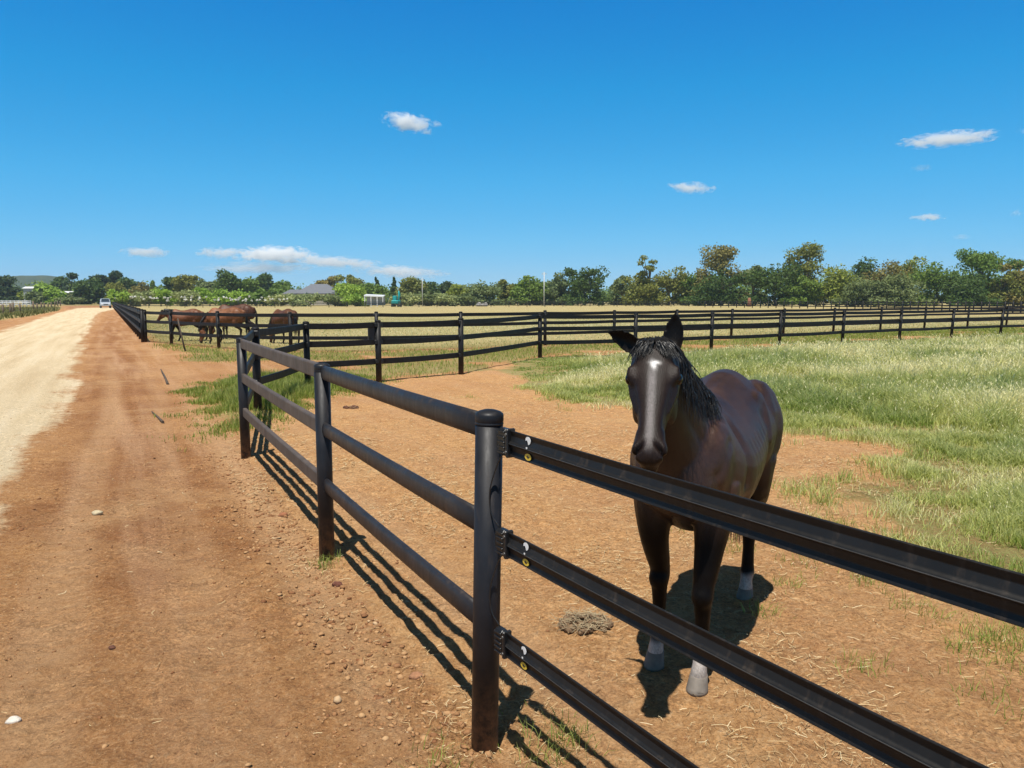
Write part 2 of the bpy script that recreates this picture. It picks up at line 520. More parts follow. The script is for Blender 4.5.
TORSO = [  # x, top, bottom, half width, egg
    (-.775, 1.03, .90, .06, 0), (-.74, 1.11, .82, .13, .1), (-.67, 1.185, .75, .195, .2), (-.56, 1.245, .70, .24, .25), (-.44, 1.285, .67, .26, .3),
    (-.32, 1.28, .65, .262, .32), (-.18, 1.245, .625, .262, .35), (-.03, 1.215, .60, .27, .38), (.10, 1.215, .585, .268, .42),
    (.20, 1.245, .60, .25, .5), (.29, 1.27, .64, .23, .55), (.38, 1.255, .69, .21, .5), (.46, 1.19, .735, .185, .35), (.53, 1.09, .79, .145, .2), (.575, 1.0, .83, .08, 0)]

def leg_pts(front, side, foot, fold=0.0):
    """joint chain from the body down; foot = (x, y) of the hoof centre"""
    fx, fy = foot
    s = side
    if front:
        return [((.30, s * .125, .86), .105), ((.315, s * .13, .72), .088), ((.335 + (fx - .39) * .25, s * .125 + (fy - s * .115) * .3, .58), .064),
                ((fx - .045, fy, .43), .046), ((fx - .035, fy, .385), .047), ((fx - .04, fy, .34), .037), ((fx - .045, fy, .24), .030),
                ((fx - .045, fy, .165), .033), ((fx - .04, fy, .13), .039), ((fx - .02, fy, .095), .031), ((fx - .006, fy, .06), .036), ((fx, fy, .015), .036)]
    return [((-.50, s * .10, .95), .12), ((-.475, s * .135, .80), .118), ((-.50 + (fx + .66) * .3, s * .14, .66), .088),
            ((fx + .005, s * .125, .555), .054), ((fx - .05, fy, .485), .044), ((fx - .055, fy, .44), .047), ((fx - .045, fy, .37), .040), ((fx - .04, fy, .27), .032),
            ((fx - .035, fy, .17), .035), ((fx - .03, fy, .13), .041), ((fx - .012, fy, .095), .032), ((fx - .002, fy, .06), .037), ((fx + .004, fy, .015), .037)]

def head_frame(poll, yaw, pitch, roll=0.0):
    """pitch: angle of the face axis below horizontal. a = poll->muzzle, n = out of the forehead, s = horse's left"""
    a = Vector((math.cos(pitch) * math.cos(yaw), math.cos(pitch) * math.sin(yaw), -math.sin(pitch)))
    s = Vector((-math.sin(yaw), math.cos(yaw), 0))
    n = s.cross(a) * -1
    if n.z < 0 and pitch < R(89): n = -n
    n = a.cross(s); n = n if n.dot(Vector((math.cos(yaw), math.sin(yaw), .3))) > 0 else -n
    if roll:
        q = Matrix.Rotation(roll, 3, a); s = q @ s; n = q @ n
    return a, n, s

def make_horse(name, pose, coat, mats, voxel=.009, hair=1.0, fine=True):
    """returns the body object (top level) with eye, hoof, mane, forelock and tail parts"""
    mb = MB()
    Y, Z = V3(0, 1, 0), V3(0, 0, 1)
    loft_into(mb, [(V3(x, 0, (t + b) / 2), Y, Z, w, (t - b) / 2, (t - b) / 2, e) for x, t, b, w, e in TORSO], 36)
    # croup, haunch, shoulder and chest muscle
    for s in (1, -1):
        blob_into(mb, (-.53, s * .125, .98), (.21, .145, .25))
        blob_into(mb, (-.66, s * .09, .93), (.11, .10, .21))
        blob_into(mb, (.33, s * .128, .93), (.16, .090, .21), Matrix.Rotation(R(18), 3, 'Y'))
        blob_into(mb, (.46, s * .085, .89), (.11, .09, .12))
        blob_into(mb, (.315, s * .125, .74), (.085, .075, .14))
        blob_into(mb, (-.37, s * .155, 1.125), (.10, .048, .065))          # point of hip
    # legs
    for (front, side, foot) in pose['feet']:
        pr = leg_pts(front, side, foot)
        P = catmull([p for p, r in pr], 3)
        rr = np.interp(np.linspace(0, len(pr) - 1, len(P)), range(len(pr)), [r for p, r in pr])
        mb.tube(P, list(rr), 14)
        kn = pr[4][0]
        if front: blob_into(mb, (kn[0] + .008, kn[1], kn[2]), (.045, .046, .055))
        else: blob_into(mb, (pr[5][0][0] - .02, pr[5][0][1], pr[5][0][2] + .035), (.035, .032, .065))
    # neck
    nk = pose['neck']                                    # (x, y, z, depth half, width half)
    cen = catmull([(p[0], p[1], p[2]) for p in nk], 4)
    par = np.linspace(0, len(nk) - 1, len(cen))
    dh = np.interp(par, range(len(nk)), [p[3] for p in nk]); wh = np.interp(par, range(len(nk)), [p[4] for p in nk])
    secs = []; crest = []
    for i, c in enumerate(cen):
        tg = Vector(cen[min(i + 1, len(cen) - 1)] - cen[max(i - 1, 0)]).normalized()
        r = V3(-tg.y, tg.x, 0).normalized(); r = r if r.y > 0 else -r
        u = tg.cross(r); u = u if u.z > 0 or abs(u.z) < .3 and u.x < 0 else -u
        if pose.get('graze') and u.x > 0 and u.z < .2: u = -u
        secs.append((Vector(c), r, u, wh[i], dh[i], dh[i], .45))
        crest.append((Vector(c) + u * dh[i] * .97, r, u, tg))
    loft_into(mb, secs, 28)
    # head
    hp = pose['head']; a, n, s = head_frame(None, hp['yaw'], hp['pitch'], hp.get('roll', 0))
    P0 = Vector(hp['poll']); L = hp.get('len', .515)
    #      t     face   jaw    w     egg
    HS = [(-.03, .030, .075, .050, 0), (.02, .050, .115, .072, .05), (.10, .056, .145, .086, .08), (.20, .056, .165, .092, .1), (.30, .053, .175, .089, .15),
          (.40, .047, .172, .080, .22), (.50, .041, .148, .069, .25), (.60, .036, .120, .058, .26), (.70, .032, .100, .052, .25), (.80, .030, .088, .052, .2),
          (.88, .029, .080, .053, .1), (.94, .022, .070, .052, 0), (.985, .006, .056, .043, 0), (1.01, -.012, .040, .025, 0)]
    loft_into(mb, [(P0 + a * (t * L), s, n, w, f, j, e) for t, f, j, w, e in HS], 28)
    H = lambda t, o, q: P0 + a * (t * L) + n * o + s * q
    HM = Matrix((a, s, n)).transposed()
    for q in (1, -1):
        blob_into(mb, H(.270, .018, q * .070), (.052, .022, .022), HM)      # brow
        blob_into(mb, H(.345, -.03, q * .072), (.060, .020, .012), HM)      # facial crest
        blob_into(mb, H(.36, -.105, q * .050), (.085, .033, .075), HM)      # cheek
        blob_into(mb, H(.905, -.006, q * .040), (.042, .022, .026), HM)      # nostril wing
    blob_into(mb, H(.965, -.060, 0), (.035, .034, .026), HM)                # lower lip
    # ears: cupped leaves
    for q, ed in ((1, hp['ears'][0]), (-1, hp['ears'][1])):
        b0 = H(.035, .020, q * .062)
        d = (n * ed[0] + s * ed[1] + a * ed[2]).normalized()
        fc = (n * ed[3] + s * ed[4] + a * ed[5]); fc = (fc - d * fc.dot(d)).normalized()
        w_ = d.cross(fc)
        EL = .146
        vs = []; fs = []; K = 11
        for i in range(9):
            t = i / 8
            wd = .039 * (math.sin(math.pi * min(1, (.22 + .78 * t))) ** .75 if t < 1 else 0) + .003
            th = .012 * (1 - .5 * t)
            o_, i_ = [], []
            for k in range(K):
                ph = -1.45 + 2.9 * k / (K - 1)
                o_.append(b0 + d * (t * EL - .012) + w_ * (math.sin(ph) * wd) + fc * (-math.cos(ph) * wd * .85 + .012))
                i_.append(b0 + d * (t * EL - .012) + w_ * (math.sin(ph) * (wd - th * .5)) + fc * (-math.cos(ph) * (wd * .85 - th) + .014))
            vs += o_ + i_[::-1]
        m = 2 * K
        for i in range(8):
            for k in range(m):
                j = (k + 1) % m
                fs.append((i * m + k, i * m + j, i * m + m + j, i * m + m + k))
        fs.append(tuple(range(m - 1, -1, -1))); fs.append(tuple(8 * m + k for k in range(m)))
        mb.add(vs, fs, True)
    # dock of the tail
    mb.tube([(-.70, 0, 1.13), (-.765, 0, 1.12), (-.80, 0, 1.04), (-.805, 0, .95)], [.05, .042, .032, .02], 12)
    o = mb.build(name, None)
    md = o.modifiers.new('r', 'REMESH'); md.mode = 'VOXEL'; md.voxel_size = voxel; md.use_smooth_shade = True
    sm = o.modifiers.new('s', 'SMOOTH'); sm.factor = .5; sm.iterations = max(3, int(round(.085 / voxel)))
    dg = bpy.context.evaluated_depsgraph_get()
    me = bpy.data.meshes.new_from_object(o.evaluated_get(dg))
    old = o.data; o.modifiers.clear(); o.data = me; bpy.data.meshes.remove(old)
    me.name = name
    # sculpt nostrils and mouth, then colour the coat
    nv = len(me.vertices)
    co = np.empty(nv * 3, np.float32); me.vertices.foreach_get('co', co); co = co.reshape(-1, 3).astype(float)
    no = np.empty(nv * 3, np.float32); me.vertices.foreach_get('normal', no); no = no.reshape(-1, 3)
    rel = co - np.array(P0)
    ha = rel @ np.array(a) / L; hn = rel @ np.array(n); hs = rel @ np.array(s)
    inhead = (ha > -.1) & (ha < 1.1) & (np.abs(hs) < .13) & (hn > -.2) & (hn < .12)
    nost = np.zeros(nv)
    # muscle and bone: soft ridges and hollows along short segments (both sides)
    def ridge(pa, pb, wd, amt, sym=True):
        for q in ((1, -1) if sym else (1,)):
            A_ = np.array([pa[0], pa[1] * q, pa[2]]); B_ = np.array([pb[0], pb[1] * q, pb[2]])
            e_ = B_ - A_; tt = np.clip(((co - A_) @ e_) / max(e_ @ e_, 1e-9), 0, 1)
            dd = np.linalg.norm(co - A_ - tt[:, None] * e_, axis=1)
            off = amt * np.exp(-(dd / wd) ** 2)
            co[:] = co + no * off[:, None]
    if True:
        ridge((.27, .16, 1.16), (.44, .20, .90), .045, .009)
        ridge((.19, .17, 1.16), (.185, .25, .84), .032, -.016)
        ridge((.26, .20, .88), (.27, .20, .80), .06, .013)
        ridge((.15, .23, .74), (.19, .17, .64), .04, -.014)
        ridge((.36, .20, 1.05), (.46, .17, .93), .022, -.008)
        ridge((-.30, .22, 1.06), (-.285, .26, .86), .05, -.020)
        ridge((-.34, .22, .84), (-.40, .18, .70), .035, -.016)
        ridge((-.37, .20, 1.12), (-.32, .24, .95), .022, .010)
        ridge((-.50, .20, 1.12), (-.47, .24, .90), .04, -.008)
        ridge((-.62, .19, 1.10), (-.62, .19, .82), .03, -.010)
        ridge((-.56, .23, 1.02), (-.50, .23, .84), .05, .012)
        ridge((.57, 0, 1.0), (.53, 0, .78), .022, -.020, False)
        ridge((.10, 0, 1.22), (-.62, 0, 1.26), .022, -.008, False)
        ridge((.54, .085, 1.02), (.52, .095, .84), .05, .010)
        for k_ in range(7):
            xr = .10 - .055 * k_
            ridge((xr, .24, 1.06), (xr - .05, .26, .76), .016, -.0035)
        ridge((-.10, .20, .66), (.12, .20, .62), .03, -.006)
        # neck: groove above the windpipe, swell of the crest
        g0 = np.array(nk[1][:3]); g1 = np.array(nk[-2][:3])
        ridge((g0[0], .12, g0[2] - .09), (g1[0], .065, g1[2] - .07), .024, -.010)
    if fine:
        for q in (1, -1):
            P_ = lambda t, o_, s_: np.array(H(t, o_, q * s_))
            a1, b1 = P_(.13, .02, .085), P_(.20, .015, .090)
            ridge(a1, b1, .018, -.009, False)                                     # temple hollow
            ridge(P_(.245, .03, .082), P_(.315, .022, .086), .010, .008, False)   # brow ridge
            ridge(P_(.33, -.022, .085), P_(.27, -.028, .088), .009, .005, False)  # lower lid
            ridge(P_(.36, -.012, .08), P_(.58, -.016, .062), .010, .006, False)   # facial crest
            ridge(P_(.40, .012, .070), P_(.72, .004, .050), .016, -.007, False)   # hollow beside the nose bone
            ridge(P_(.33, -.15, .05), P_(.48, -.12, .055), .022, .008, False)     # jaw edge
            ridge(P_(.70, -.04, .05), P_(.86, -.035, .05), .014, -.006, False)
        # broad forehead, sunken temple, hollow behind the nostril
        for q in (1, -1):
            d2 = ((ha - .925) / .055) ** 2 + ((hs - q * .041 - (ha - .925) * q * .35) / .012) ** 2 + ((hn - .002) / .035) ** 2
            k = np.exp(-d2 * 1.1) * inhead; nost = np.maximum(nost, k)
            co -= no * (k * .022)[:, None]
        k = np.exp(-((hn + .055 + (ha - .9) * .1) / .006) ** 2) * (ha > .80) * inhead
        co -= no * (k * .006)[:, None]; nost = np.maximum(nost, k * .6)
        k = np.exp(-(((ha - .62) / .14) ** 2 + ((np.abs(hs) - .05) / .02) ** 2 + ((hn + .02) / .025) ** 2)) * inhead
        co -= no * (k * .006)[:, None]
        me.vertices.foreach_set('co', co.astype(np.float32).ravel())
    main = np.array(coat['main']); dark = np.array(coat['dark'])
    nz = fbm(co[:, 0] * 6 + co[:, 2] * 3, co[:, 1] * 6 + co[:, 2] * 5, 31, 4)
    w = sstep(.84, .58, co[:, 2]) * np.where(np.abs(co[:, 0] + .05) < .24, sstep(.60, .5, co[:, 2]), 1)                              # dark legs
    if pose.get('graze'): w = w * (1 - inhead)
    w = np.maximum(w, coat.get('head_dark', .0) * np.where(inhead, 1, sstep(.45, .75, co[:, 0]) * (co[:, 2] > .7)))
    w = np.maximum(w, sstep(.72, .9, ha) * inhead * coat.get('muzzle', .9))
    w = np.clip(w + (nz - .5) * .35, 0, 1)
    col = main[None] * (1 - w[:, None]) + dark[None] * w[:, None]
    leg = sstep(.74, .52, co[:, 2]) * (0 if pose.get('graze') else 1) * (1 - inhead)
    col = col * (1 - .35 * leg)[:, None]
    warm = sstep(.45, .8, fbm(co[:, 0] * 3.1 + 9, co[:, 2] * 3.7 + co[:, 1] * 2, 77, 3)) * (1 - w)
    col = col * (1 + .55 * warm)[:, None]
    col = col * (.72 + .56 * nz)[:, None]
    ear = ((ha < .035) & (hn > -.06) & (np.abs(hs) > .035)) | ((ha < -.04) & (hn > -.04)); ear = ear & (np.abs(hs) < .3) & (ha > -.45) & (hn < .3)
    col = np.where(ear[:, None], dark[None] * 1.1, col)
    if coat.get('star'):
        st = np.exp(-(((ha - .248 - hs * 1.2) / .036) ** 2 + ((hs - .001) / .010) ** 2) ** 1.5) * (hn > .02) * inhead
        st = np.maximum(st, np.exp(-(((ha - .228) / .016) ** 2 + ((hs - .006) / .017) ** 2) ** 1.5) * (hn > .02) * inhead)
        col = col * (1 - st[:, None]) + np.array([.72, .68, .66])[None] * st[:, None]
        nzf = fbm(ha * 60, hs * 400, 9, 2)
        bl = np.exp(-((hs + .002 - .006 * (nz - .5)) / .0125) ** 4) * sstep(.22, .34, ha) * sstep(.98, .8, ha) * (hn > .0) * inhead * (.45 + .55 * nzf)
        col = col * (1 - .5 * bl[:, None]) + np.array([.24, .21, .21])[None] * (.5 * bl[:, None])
        ey = np.exp(-(((ha - .29) * L / .034) ** 2 + ((hn + .004) / .026) ** 2)) * (np.abs(hs) > .06) * inhead
        col = col * (1 - .75 * ey)[:, None]
    for i, (front, side, foot) in enumerate(pose['feet']):
        if coat.get('socks', (0, 0, 0, 0))[i]:
            dd = np.hypot(co[:, 0] - foot[0], co[:, 1] - foot[1])
            k = (dd < .11) * sstep(coat['socks'][i] + .015, coat['socks'][i] - .015, co[:, 2] + (nz - .5) * .03)
            col = col * (1 - k[:, None]) + np.array([.36, .32, .29])[None] * k[:, None]
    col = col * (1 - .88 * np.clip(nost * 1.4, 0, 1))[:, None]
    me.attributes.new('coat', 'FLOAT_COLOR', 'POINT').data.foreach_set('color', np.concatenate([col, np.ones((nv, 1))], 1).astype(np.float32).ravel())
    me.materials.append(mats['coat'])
    me.polygons.foreach_set('use_smooth', np.ones(len(me.polygons), bool))
    # parts
    for q in (1, -1):
        e = MB(); blob_into(e, (0, 0, 0), (.024, .019, .021), HM, 16)
        eo = e.build('eye', mats['eye'], o); eo.location = H(.290, -.004, q * .0835)
    for (front, side, foot) in pose['feet']:
        hb = MB(); sec = []
        for z, fx, rx, ry in ((-.012, .016, .053, .046), (.0, .016, .053, .046), (.010, .012, .050, .044), (.030, .003, .045, .041), (.048, -.006, .041, .0385), (.056, -.010, .037, .035)):
            sec.append((V3(foot[0] + fx, foot[1], z), V3(0, 1, 0), V3(1, 0, 0), ry, rx, rx * .82, 0))
        loft_into(hb, sec, 20)
        hb.build('hoof', mats['hoof_pale'] if coat.get('socks', (0, 0, 0, 0))[pose['feet'].index((front, side, foot))] else mats['hoof'], o)
    # hair: many tapering locks
    rr = random.Random(hash(name) % 1000 + 5)
    def locks(nm, items, wid, mat):
        vs, fs = [], []
        for pts in items:
            m = len(pts); b = len(vs)
            tw = rr.uniform(0, 6.28)
            for i, p in enumerate(pts):
                tg = (pts[min(i + 1, m - 1)] - pts[max(i - 1, 0)]).normalized()
                u = Vector((math.cos(tw), math.sin(tw), .3)).normalized(); q = tg.cross(u).normalized(); u2 = q.cross(tg)
                rad = wid * (1 - (i / (m - 1)) ** 1.6 * .93) * (.6 if i == 0 else 1)
                for k in range(3):
                    an = 2.094 * k
                    vs.append(p + q * (math.cos(an) * rad) + u2 * (math.sin(an) * rad * .6))
            for i in range(m - 1):
                for k in range(3):
                    j = (k + 1) % 3
                    fs.append((b + i * 3 + k, b + i * 3 + j, b + i * 3 + 3 + j, b + i * 3 + 3 + k))
        if vs: link_mesh(nm, np_mesh(nm, np.array(vs), np.array(fs), True), mat, o)
    G = lambda sg: rr.gauss(0, sg)
    it = []
    fall = pose.get('mane_side', 1)
    nm_ = int(620 * hair)
    for i in range(nm_):
        f = rr.uniform(.25, 1) * (len(crest) - 1); k = int(f); k = min(k, len(crest) - 2); fr = f - k
        c = crest[k][0].lerp(crest[k + 1][0], fr); r, u, tg = crest[k][1], crest[k][2], crest[k][3]
        fs_ = fall
        ln = rr.uniform(.11, .23)
        if f < .45 * len(crest): ln *= .75
        out = .03 + abs(G(.02))
        half = np.interp(f / (len(crest) - 1) * (len(nk) - 1), range(len(nk)), [p[4] for p in nk])
        p0 = c - u * .012 + r * G(.01)
        p1 = c + u * .016 + r * fs_ * .022
        p2 = c - u * .03 + r * fs_ * (half * .62 + .012) + tg * G(.012)
        p3 = p2 + Vector((G(.02), G(.012), 0)) - Vector((0, 0, 1)) * ln * .45 + r * fs_ * (.016 + abs(G(.008)))
        p4 = p3 - Vector((0, 0, 1)) * ln * .6 + Vector((G(.03), G(.02), 0)) + r * fs_ * .012
        it.append([Vector(v) for v in catmull([p0, p1, p2, p3, p4], 3)])
    locks('mane', it, .0052, mats['hair'])
    it = []
    for i in range(int(260 * hair)):
        q = (abs(G(.022)) if rr.random() < .68 else -abs(G(.022))) ; q = max(-.045, min(.05, q)); sw = hp.get('sweep', .0) * (1 if q > 0 else -.25)
        p0 = H(-.01 + G(.012), .046, q * .8)
        p1 = H(.06, .064 + abs(G(.004)) - .10 * abs(q), q * 1.25 + sw * .3)
        ln = rr.uniform(.04, .11) + rr.uniform(.6, 2.6) * abs(q)
        p2 = H(.06 + ln * .5, .0615 + abs(G(.003)) - .25 * abs(q), q * 1.7 + sw * .75 + G(.005))
        p3 = H(.06 + ln, .0585 + abs(G(.003)) - .45 * abs(q), q * 1.95 + sw * 1.2 + G(.008))
        it.append([Vector(v) for v in catmull([p0, p1, p2, p3], 3)])
    locks('forelock', it, .0034, mats['hair'])
    it = []
    for i in range(int(260 * hair)):
        g1, g2 = G(.022), G(.026)
        z0 = rr.uniform(.94, 1.13)
        x0 = -.765 - (1.13 - z0) * .25
        ln = rr.uniform(.55, .80)
        p0 = Vector((x0, g1 * .6, z0)); p1 = Vector((x0 - .045 + G(.008), g1 * 1.2, z0 - .08))
        p2 = Vector((-.83 + G(.018), g1 * 1.6 + g2 * .6, z0 - ln * .5)); p3 = Vector((-.815 + G(.03), g1 * 1.3 + g2, max(.26, z0 - ln)))
        it.append([Vector(v) for v in catmull([p0, p1, p2, p3], 3)])
    locks('tail', it, .0085, mats['hair'])
    return o

def coat_mat(name, rough=.36):
    t = NT(name)
    c = t.attr('coat')
    n = t.noise(t.mapping(t.coord(), (30, 30, 9)), 8, 4, .7); n2 = t.noise(t.coord(), 9, 5, .7)
    c = t.mix(1.0, c, t.ramp(n, [(.3, .62), (.7, 1.38)]), 'MULTIPLY')
    c = t.mix(1.0, c, t.ramp(n2, [(.35, .75), (.7, 1.45)]), 'MULTIPLY')
    rough = t.math('ADD', t.math('MULTIPLY', n2, .26), t.math('ADD', t.math('MULTIPLY', n, .2), rough - .24))
    nm = t.bump(t.noise(t.mapping(t.coord(), (30, 30, 9)), 8, 4, .7), .32, .006)
    lum = t.node('ShaderNodeRGBToBW'); t.L(t.attr('coat'), lum.inputs[0])
    sp = t.ramp(lum.outputs[0], [(.004, .10), (.016, .34)])
    return t.set(base=c, rough=rough, spec=sp, normal=nm, sheen=0.0)
# ------------------------------------------------------------------ the horses and where they stand
EYE = simple('horse_eye', (.007, .005, .004), .16, .1, spec=.3)
HOOF = simple('dark_hoof', (.055, .045, .04), .6, .3, 30)
HOOFP = simple('pale_hoof', (.17, .145, .12), .7, .25, 30)
HAIR = simple('black_horse_hair', (.010, .009, .009), .38, .35, 25, spec=.6)
MATS = dict(coat=coat_mat('dark_bay_coat', .44), eye=EYE, hoof=HOOF, hoof_pale=HOOFP, hair=HAIR)
MATS_BAY = dict(MATS, coat=coat_mat('bay_coat', .55))

def build_main_horse():
    yaw_b = math.atan2(-.88, -.47)
    pose = dict(
        feet=[(True, 1, (.43, .115)), (True, -1, (.30, -.115)), (False, 1, (-.70, .085)), (False, -1, (-.62, -.115))],
        neck=[(.30, 0, .98, .28, .175), (.42, .0, 1.09, .235, .135), (.545, .0, 1.20, .19, .105), (.665, .004, 1.31, .152, .085), (.75, .01, 1.39, .125, .074)],
        head=dict(poll=(.79, .012, 1.458), yaw=R(15), pitch=R(47), len=.49, sweep=.02, roll=R(2),
                  ears=[(.50, .10, -.80, .73, -.1, .68), (.20, -.85, -.50, .5, -.2, .8)]))
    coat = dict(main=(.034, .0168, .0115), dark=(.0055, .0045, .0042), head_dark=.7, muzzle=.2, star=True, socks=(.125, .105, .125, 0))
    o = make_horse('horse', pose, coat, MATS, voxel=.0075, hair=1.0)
    Fx, Fy = .72, 3.22
    ca, sa = math.cos(yaw_b), math.sin(yaw_b)
    lx = .365
    o.location = (Fx - ca * lx, Fy - sa * lx, gz(.9, 3.6) - .004); o.rotation_euler = (0, 0, yaw_b)
    tag(o, 'dark brown horse with a white star standing behind the near fence rails', 'horse')
    return o

GRAZE_NECK = [(.30, 0, .97, .26, .165), (.46, .0, .93, .20, .125), (.62, .0, .81, .155, .095), (.74, .0, .66, .125, .08), (.80, .0, .53, .105, .07)]
def build_far_horses():
    bay = dict(main=(.13, .048, .02), dark=(.016, .011, .009))
    up = dict(feet=[(True, 1, (.44, .115)), (True, -1, (.24, -.115)), (False, 1, (-.62, .10)), (False, -1, (-.80, -.10))],
              neck=[(.30, 0, .98, .27, .17), (.43, .0, 1.04, .215, .13), (.56, .0, 1.09, .175, .105), (.66, .0, 1.13, .145, .085), (.73, .0, 1.155, .12, .072)],
              head=dict(poll=(.755, .0, 1.195), yaw=R(4), pitch=R(58), len=.50, ears=[(.3, .35, -1, .9, -.35, .3), (.3, -.35, -1, .9, .35, .3)]))
    gr = dict(graze=True, feet=[(True, 1, (.47, .115)), (True, -1, (.20, -.115)), (False, 1, (-.60, .10)), (False, -1, (-.82, -.10))],
              neck=GRAZE_NECK, head=dict(poll=(.82, .0, .50), yaw=R(0), pitch=R(84), len=.50, ears=[(.3, .35, -1, .9, -.35, .3), (.3, -.35, -1, .9, .35, .3)]))
    gr2 = dict(gr, feet=[(True, 1, (.36, .115)), (True, -1, (.32, -.115)), (False, 1, (-.74, .10)), (False, -1, (-.62, -.10))])
    import copy
    spots = [  # pose, coat, u, dist, heading (deg; 180 faces left in the picture), scale, label
        (up, bay, 184.5, 31.0, 186, 1.02, 'bay horse with raised head, leftmost of the grazing group'),
        (gr, dict(bay, main=(.17, .066, .027)), 224.5, 29.4, 177, 1.08, 'light bay horse grazing behind the second fence post'),
        (gr2, dict(bay, main=(.075, .028, .014)), 234, 32.6, 184, 1.16, 'brown horse mostly hidden behind the grazing bay horse'),
        (gr, dict(bay, main=(.09, .035, .016)), 283.5, 29.2, 138, 1.04, 'brown horse grazing with its rump turned, rightmost of the group')]
    for pose, coat, u, d, hd, sc, lab in spots:
        p = copy.deepcopy(pose)
        o = make_horse('horse', p, coat, MATS_BAY, voxel=.016, hair=.4, fine=False)
        x, y = at(u, d)
        o.location = (x, y, gz(x, y)); o.rotation_euler = (0, 0, R(hd)); o.scale = (sc,) * 3
        tag(o, lab, 'horse', 'bay horses grazing beyond the far rails')
# ------------------------------------------------------------------ fences
def plastic(name, col, rough, dust=.25, splash=.6):
    t = NT(name)
    P = t.coord()
    n = t.noise(P, 6, 5, .6); n2 = t.noise(t.mapping(P, (1, 1, .25)), 30, 4, .65)
    c = t.ramp(n, [(.3, [x * .75 for x in col]), (.7, [x * 1.35 for x in col])])
    c = t.mix(t.ramp(n2, [(.55, 0), (.8, dust)]), c, (.16, .11, .075))
    z = t.node('ShaderNodeSeparateXYZ'); t.L(t.pos(), z.inputs[0])
    sp = t.math('SUBTRACT', 1.0, t.math('MULTIPLY', z.outputs['Z'], 3.2), clamp=True)                 # soil splashed on the lowest part
    sp = t.math('MULTIPLY', sp, t.ramp(t.noise(P, 22, 5, .75), [(.38, 0), (.62, 1)]))
    c = t.mix(t.math('MULTIPLY', sp, splash), c, (.30, .15, .075))
    sc_ = t.noise(t.mapping(P, (3, 3, 46), (.5, .3, 0)), 3.0, 5, .8)
    c = t.mix(t.ramp(sc_, [(.66, 0), (.74, .35)]), c, (.13, .12, .115))
    r = t.ramp(n2, [(.3, rough - .08), (.7, rough + .12)])
    return t.set(base=c, rough=r, spec=.3, normal=t.bump(t.noise(P, 90, 3), .08, .003))

POSTM = plastic('charcoal_post_plastic', (.012, .0125, .016), .5, .12)
RAILM = plastic('weathered_rail_plastic', (.021, .019, .021), .45, .3)
BANDM = plastic('black_band_plastic', (.0095, .009, .009), .5, .25)
BROWNM = plastic('brown_rail_plastic', (.085, .066, .055), .6, .5)  # lighter, browner base colour than the other rail plastic
FARM = plastic('far_black_plastic', (.009, .009, .0095), .55, .08, .25)
INSUM = simple('black_insulator_plastic', (.010, .010, .011), .4, .2)
WIREM = simple('grey_wire', (.10, .10, .10), .4, .2, metal=.6)
STICKW = simple('white_sticker', (.78, .78, .77), .5, .05)
STICKY = simple('yellow_sticker', (.72, .50, .05), .5, .08)
STICKK = simple('black_sticker_print', (.02, .02, .02), .5, .05)
WOODM = None

def tilt_mat(dx, dy, h):
    z = Vector((dx / h, dy / h, 1)).normalized(); x = Vector((0, 1, 0)).cross(z).normalized(); y = z.cross(x)
    return Matrix((x, y, z)).transposed()

def post_parts(root, p, h=1.26, r=.049, mat=None, lean=(0, 0), n=28, cap=True, base=None):
    """round plastic post with a ringed domed cap; p is in the root's frame"""
    T = tilt_mat(lean[0], lean[1], h)
    z0 = p[2] - .12
    m = MB(); m.lathe([(r, 0), (r, h + .12 - .045)], (p[0], p[1], z0), n, T)
    po = m.build('post', mat, root)
    if cap:
        c = MB(); zt = h + .12 - .047
        c.lathe([(r * 1.0, zt), (r * 1.035, zt + .002), (r * 1.035, zt + .006), (r * 1.005, zt + .0085), (r * 1.005, zt + .011), (r * 1.03, zt + .0135), (r * 1.03, zt + .034),
                 (r * .99, zt + .040), (r * .80, zt + .047), (r * .42, zt + .053), (.002, zt + .055)], (p[0], p[1], z0), n, T)
        c.build('post_cap', mat, po)
    return po

RAIL_Z = (1.20, .842, .482)
def oval(w, h, n=18): return [(w * math.cos(2 * math.pi * k / n) * (1 if abs(math.cos(2 * math.pi * k / n)) < .95 else 1), h * math.copysign(abs(math.sin(2 * math.pi * k / n)) ** .8, math.sin(2 * math.pi * k / n))) for k in range(n)]
BAND = [(-.006, .0), (-.008, .008), (-.010, .024), (-.007, .041), (-.002, .045), (.004, .044), (.003, .040), (-.001, .026), (.004, .008), (.010, .003), (.011, .0), (.010, -.003), (.004, -.008),
        (-.001, -.026), (.004, -.040), (.005, -.044), (-.002, -.045), (-.007, -.041), (-.010, -.024), (-.008, -.008)]
SLAB = [(-.016, -.043), (.016, -.043), (.021, -.034), (.021, .034), (.016, .043), (-.016, .043), (-.021, .034), (-.021, -.034)]

def line_pts(a, b, k, sag=0.0):
    return [Vector(a).lerp(Vector(b), i / k) - Vector((0, 0, sag * 4 * (i / k) * (1 - i / k))) for i in range(k + 1)]

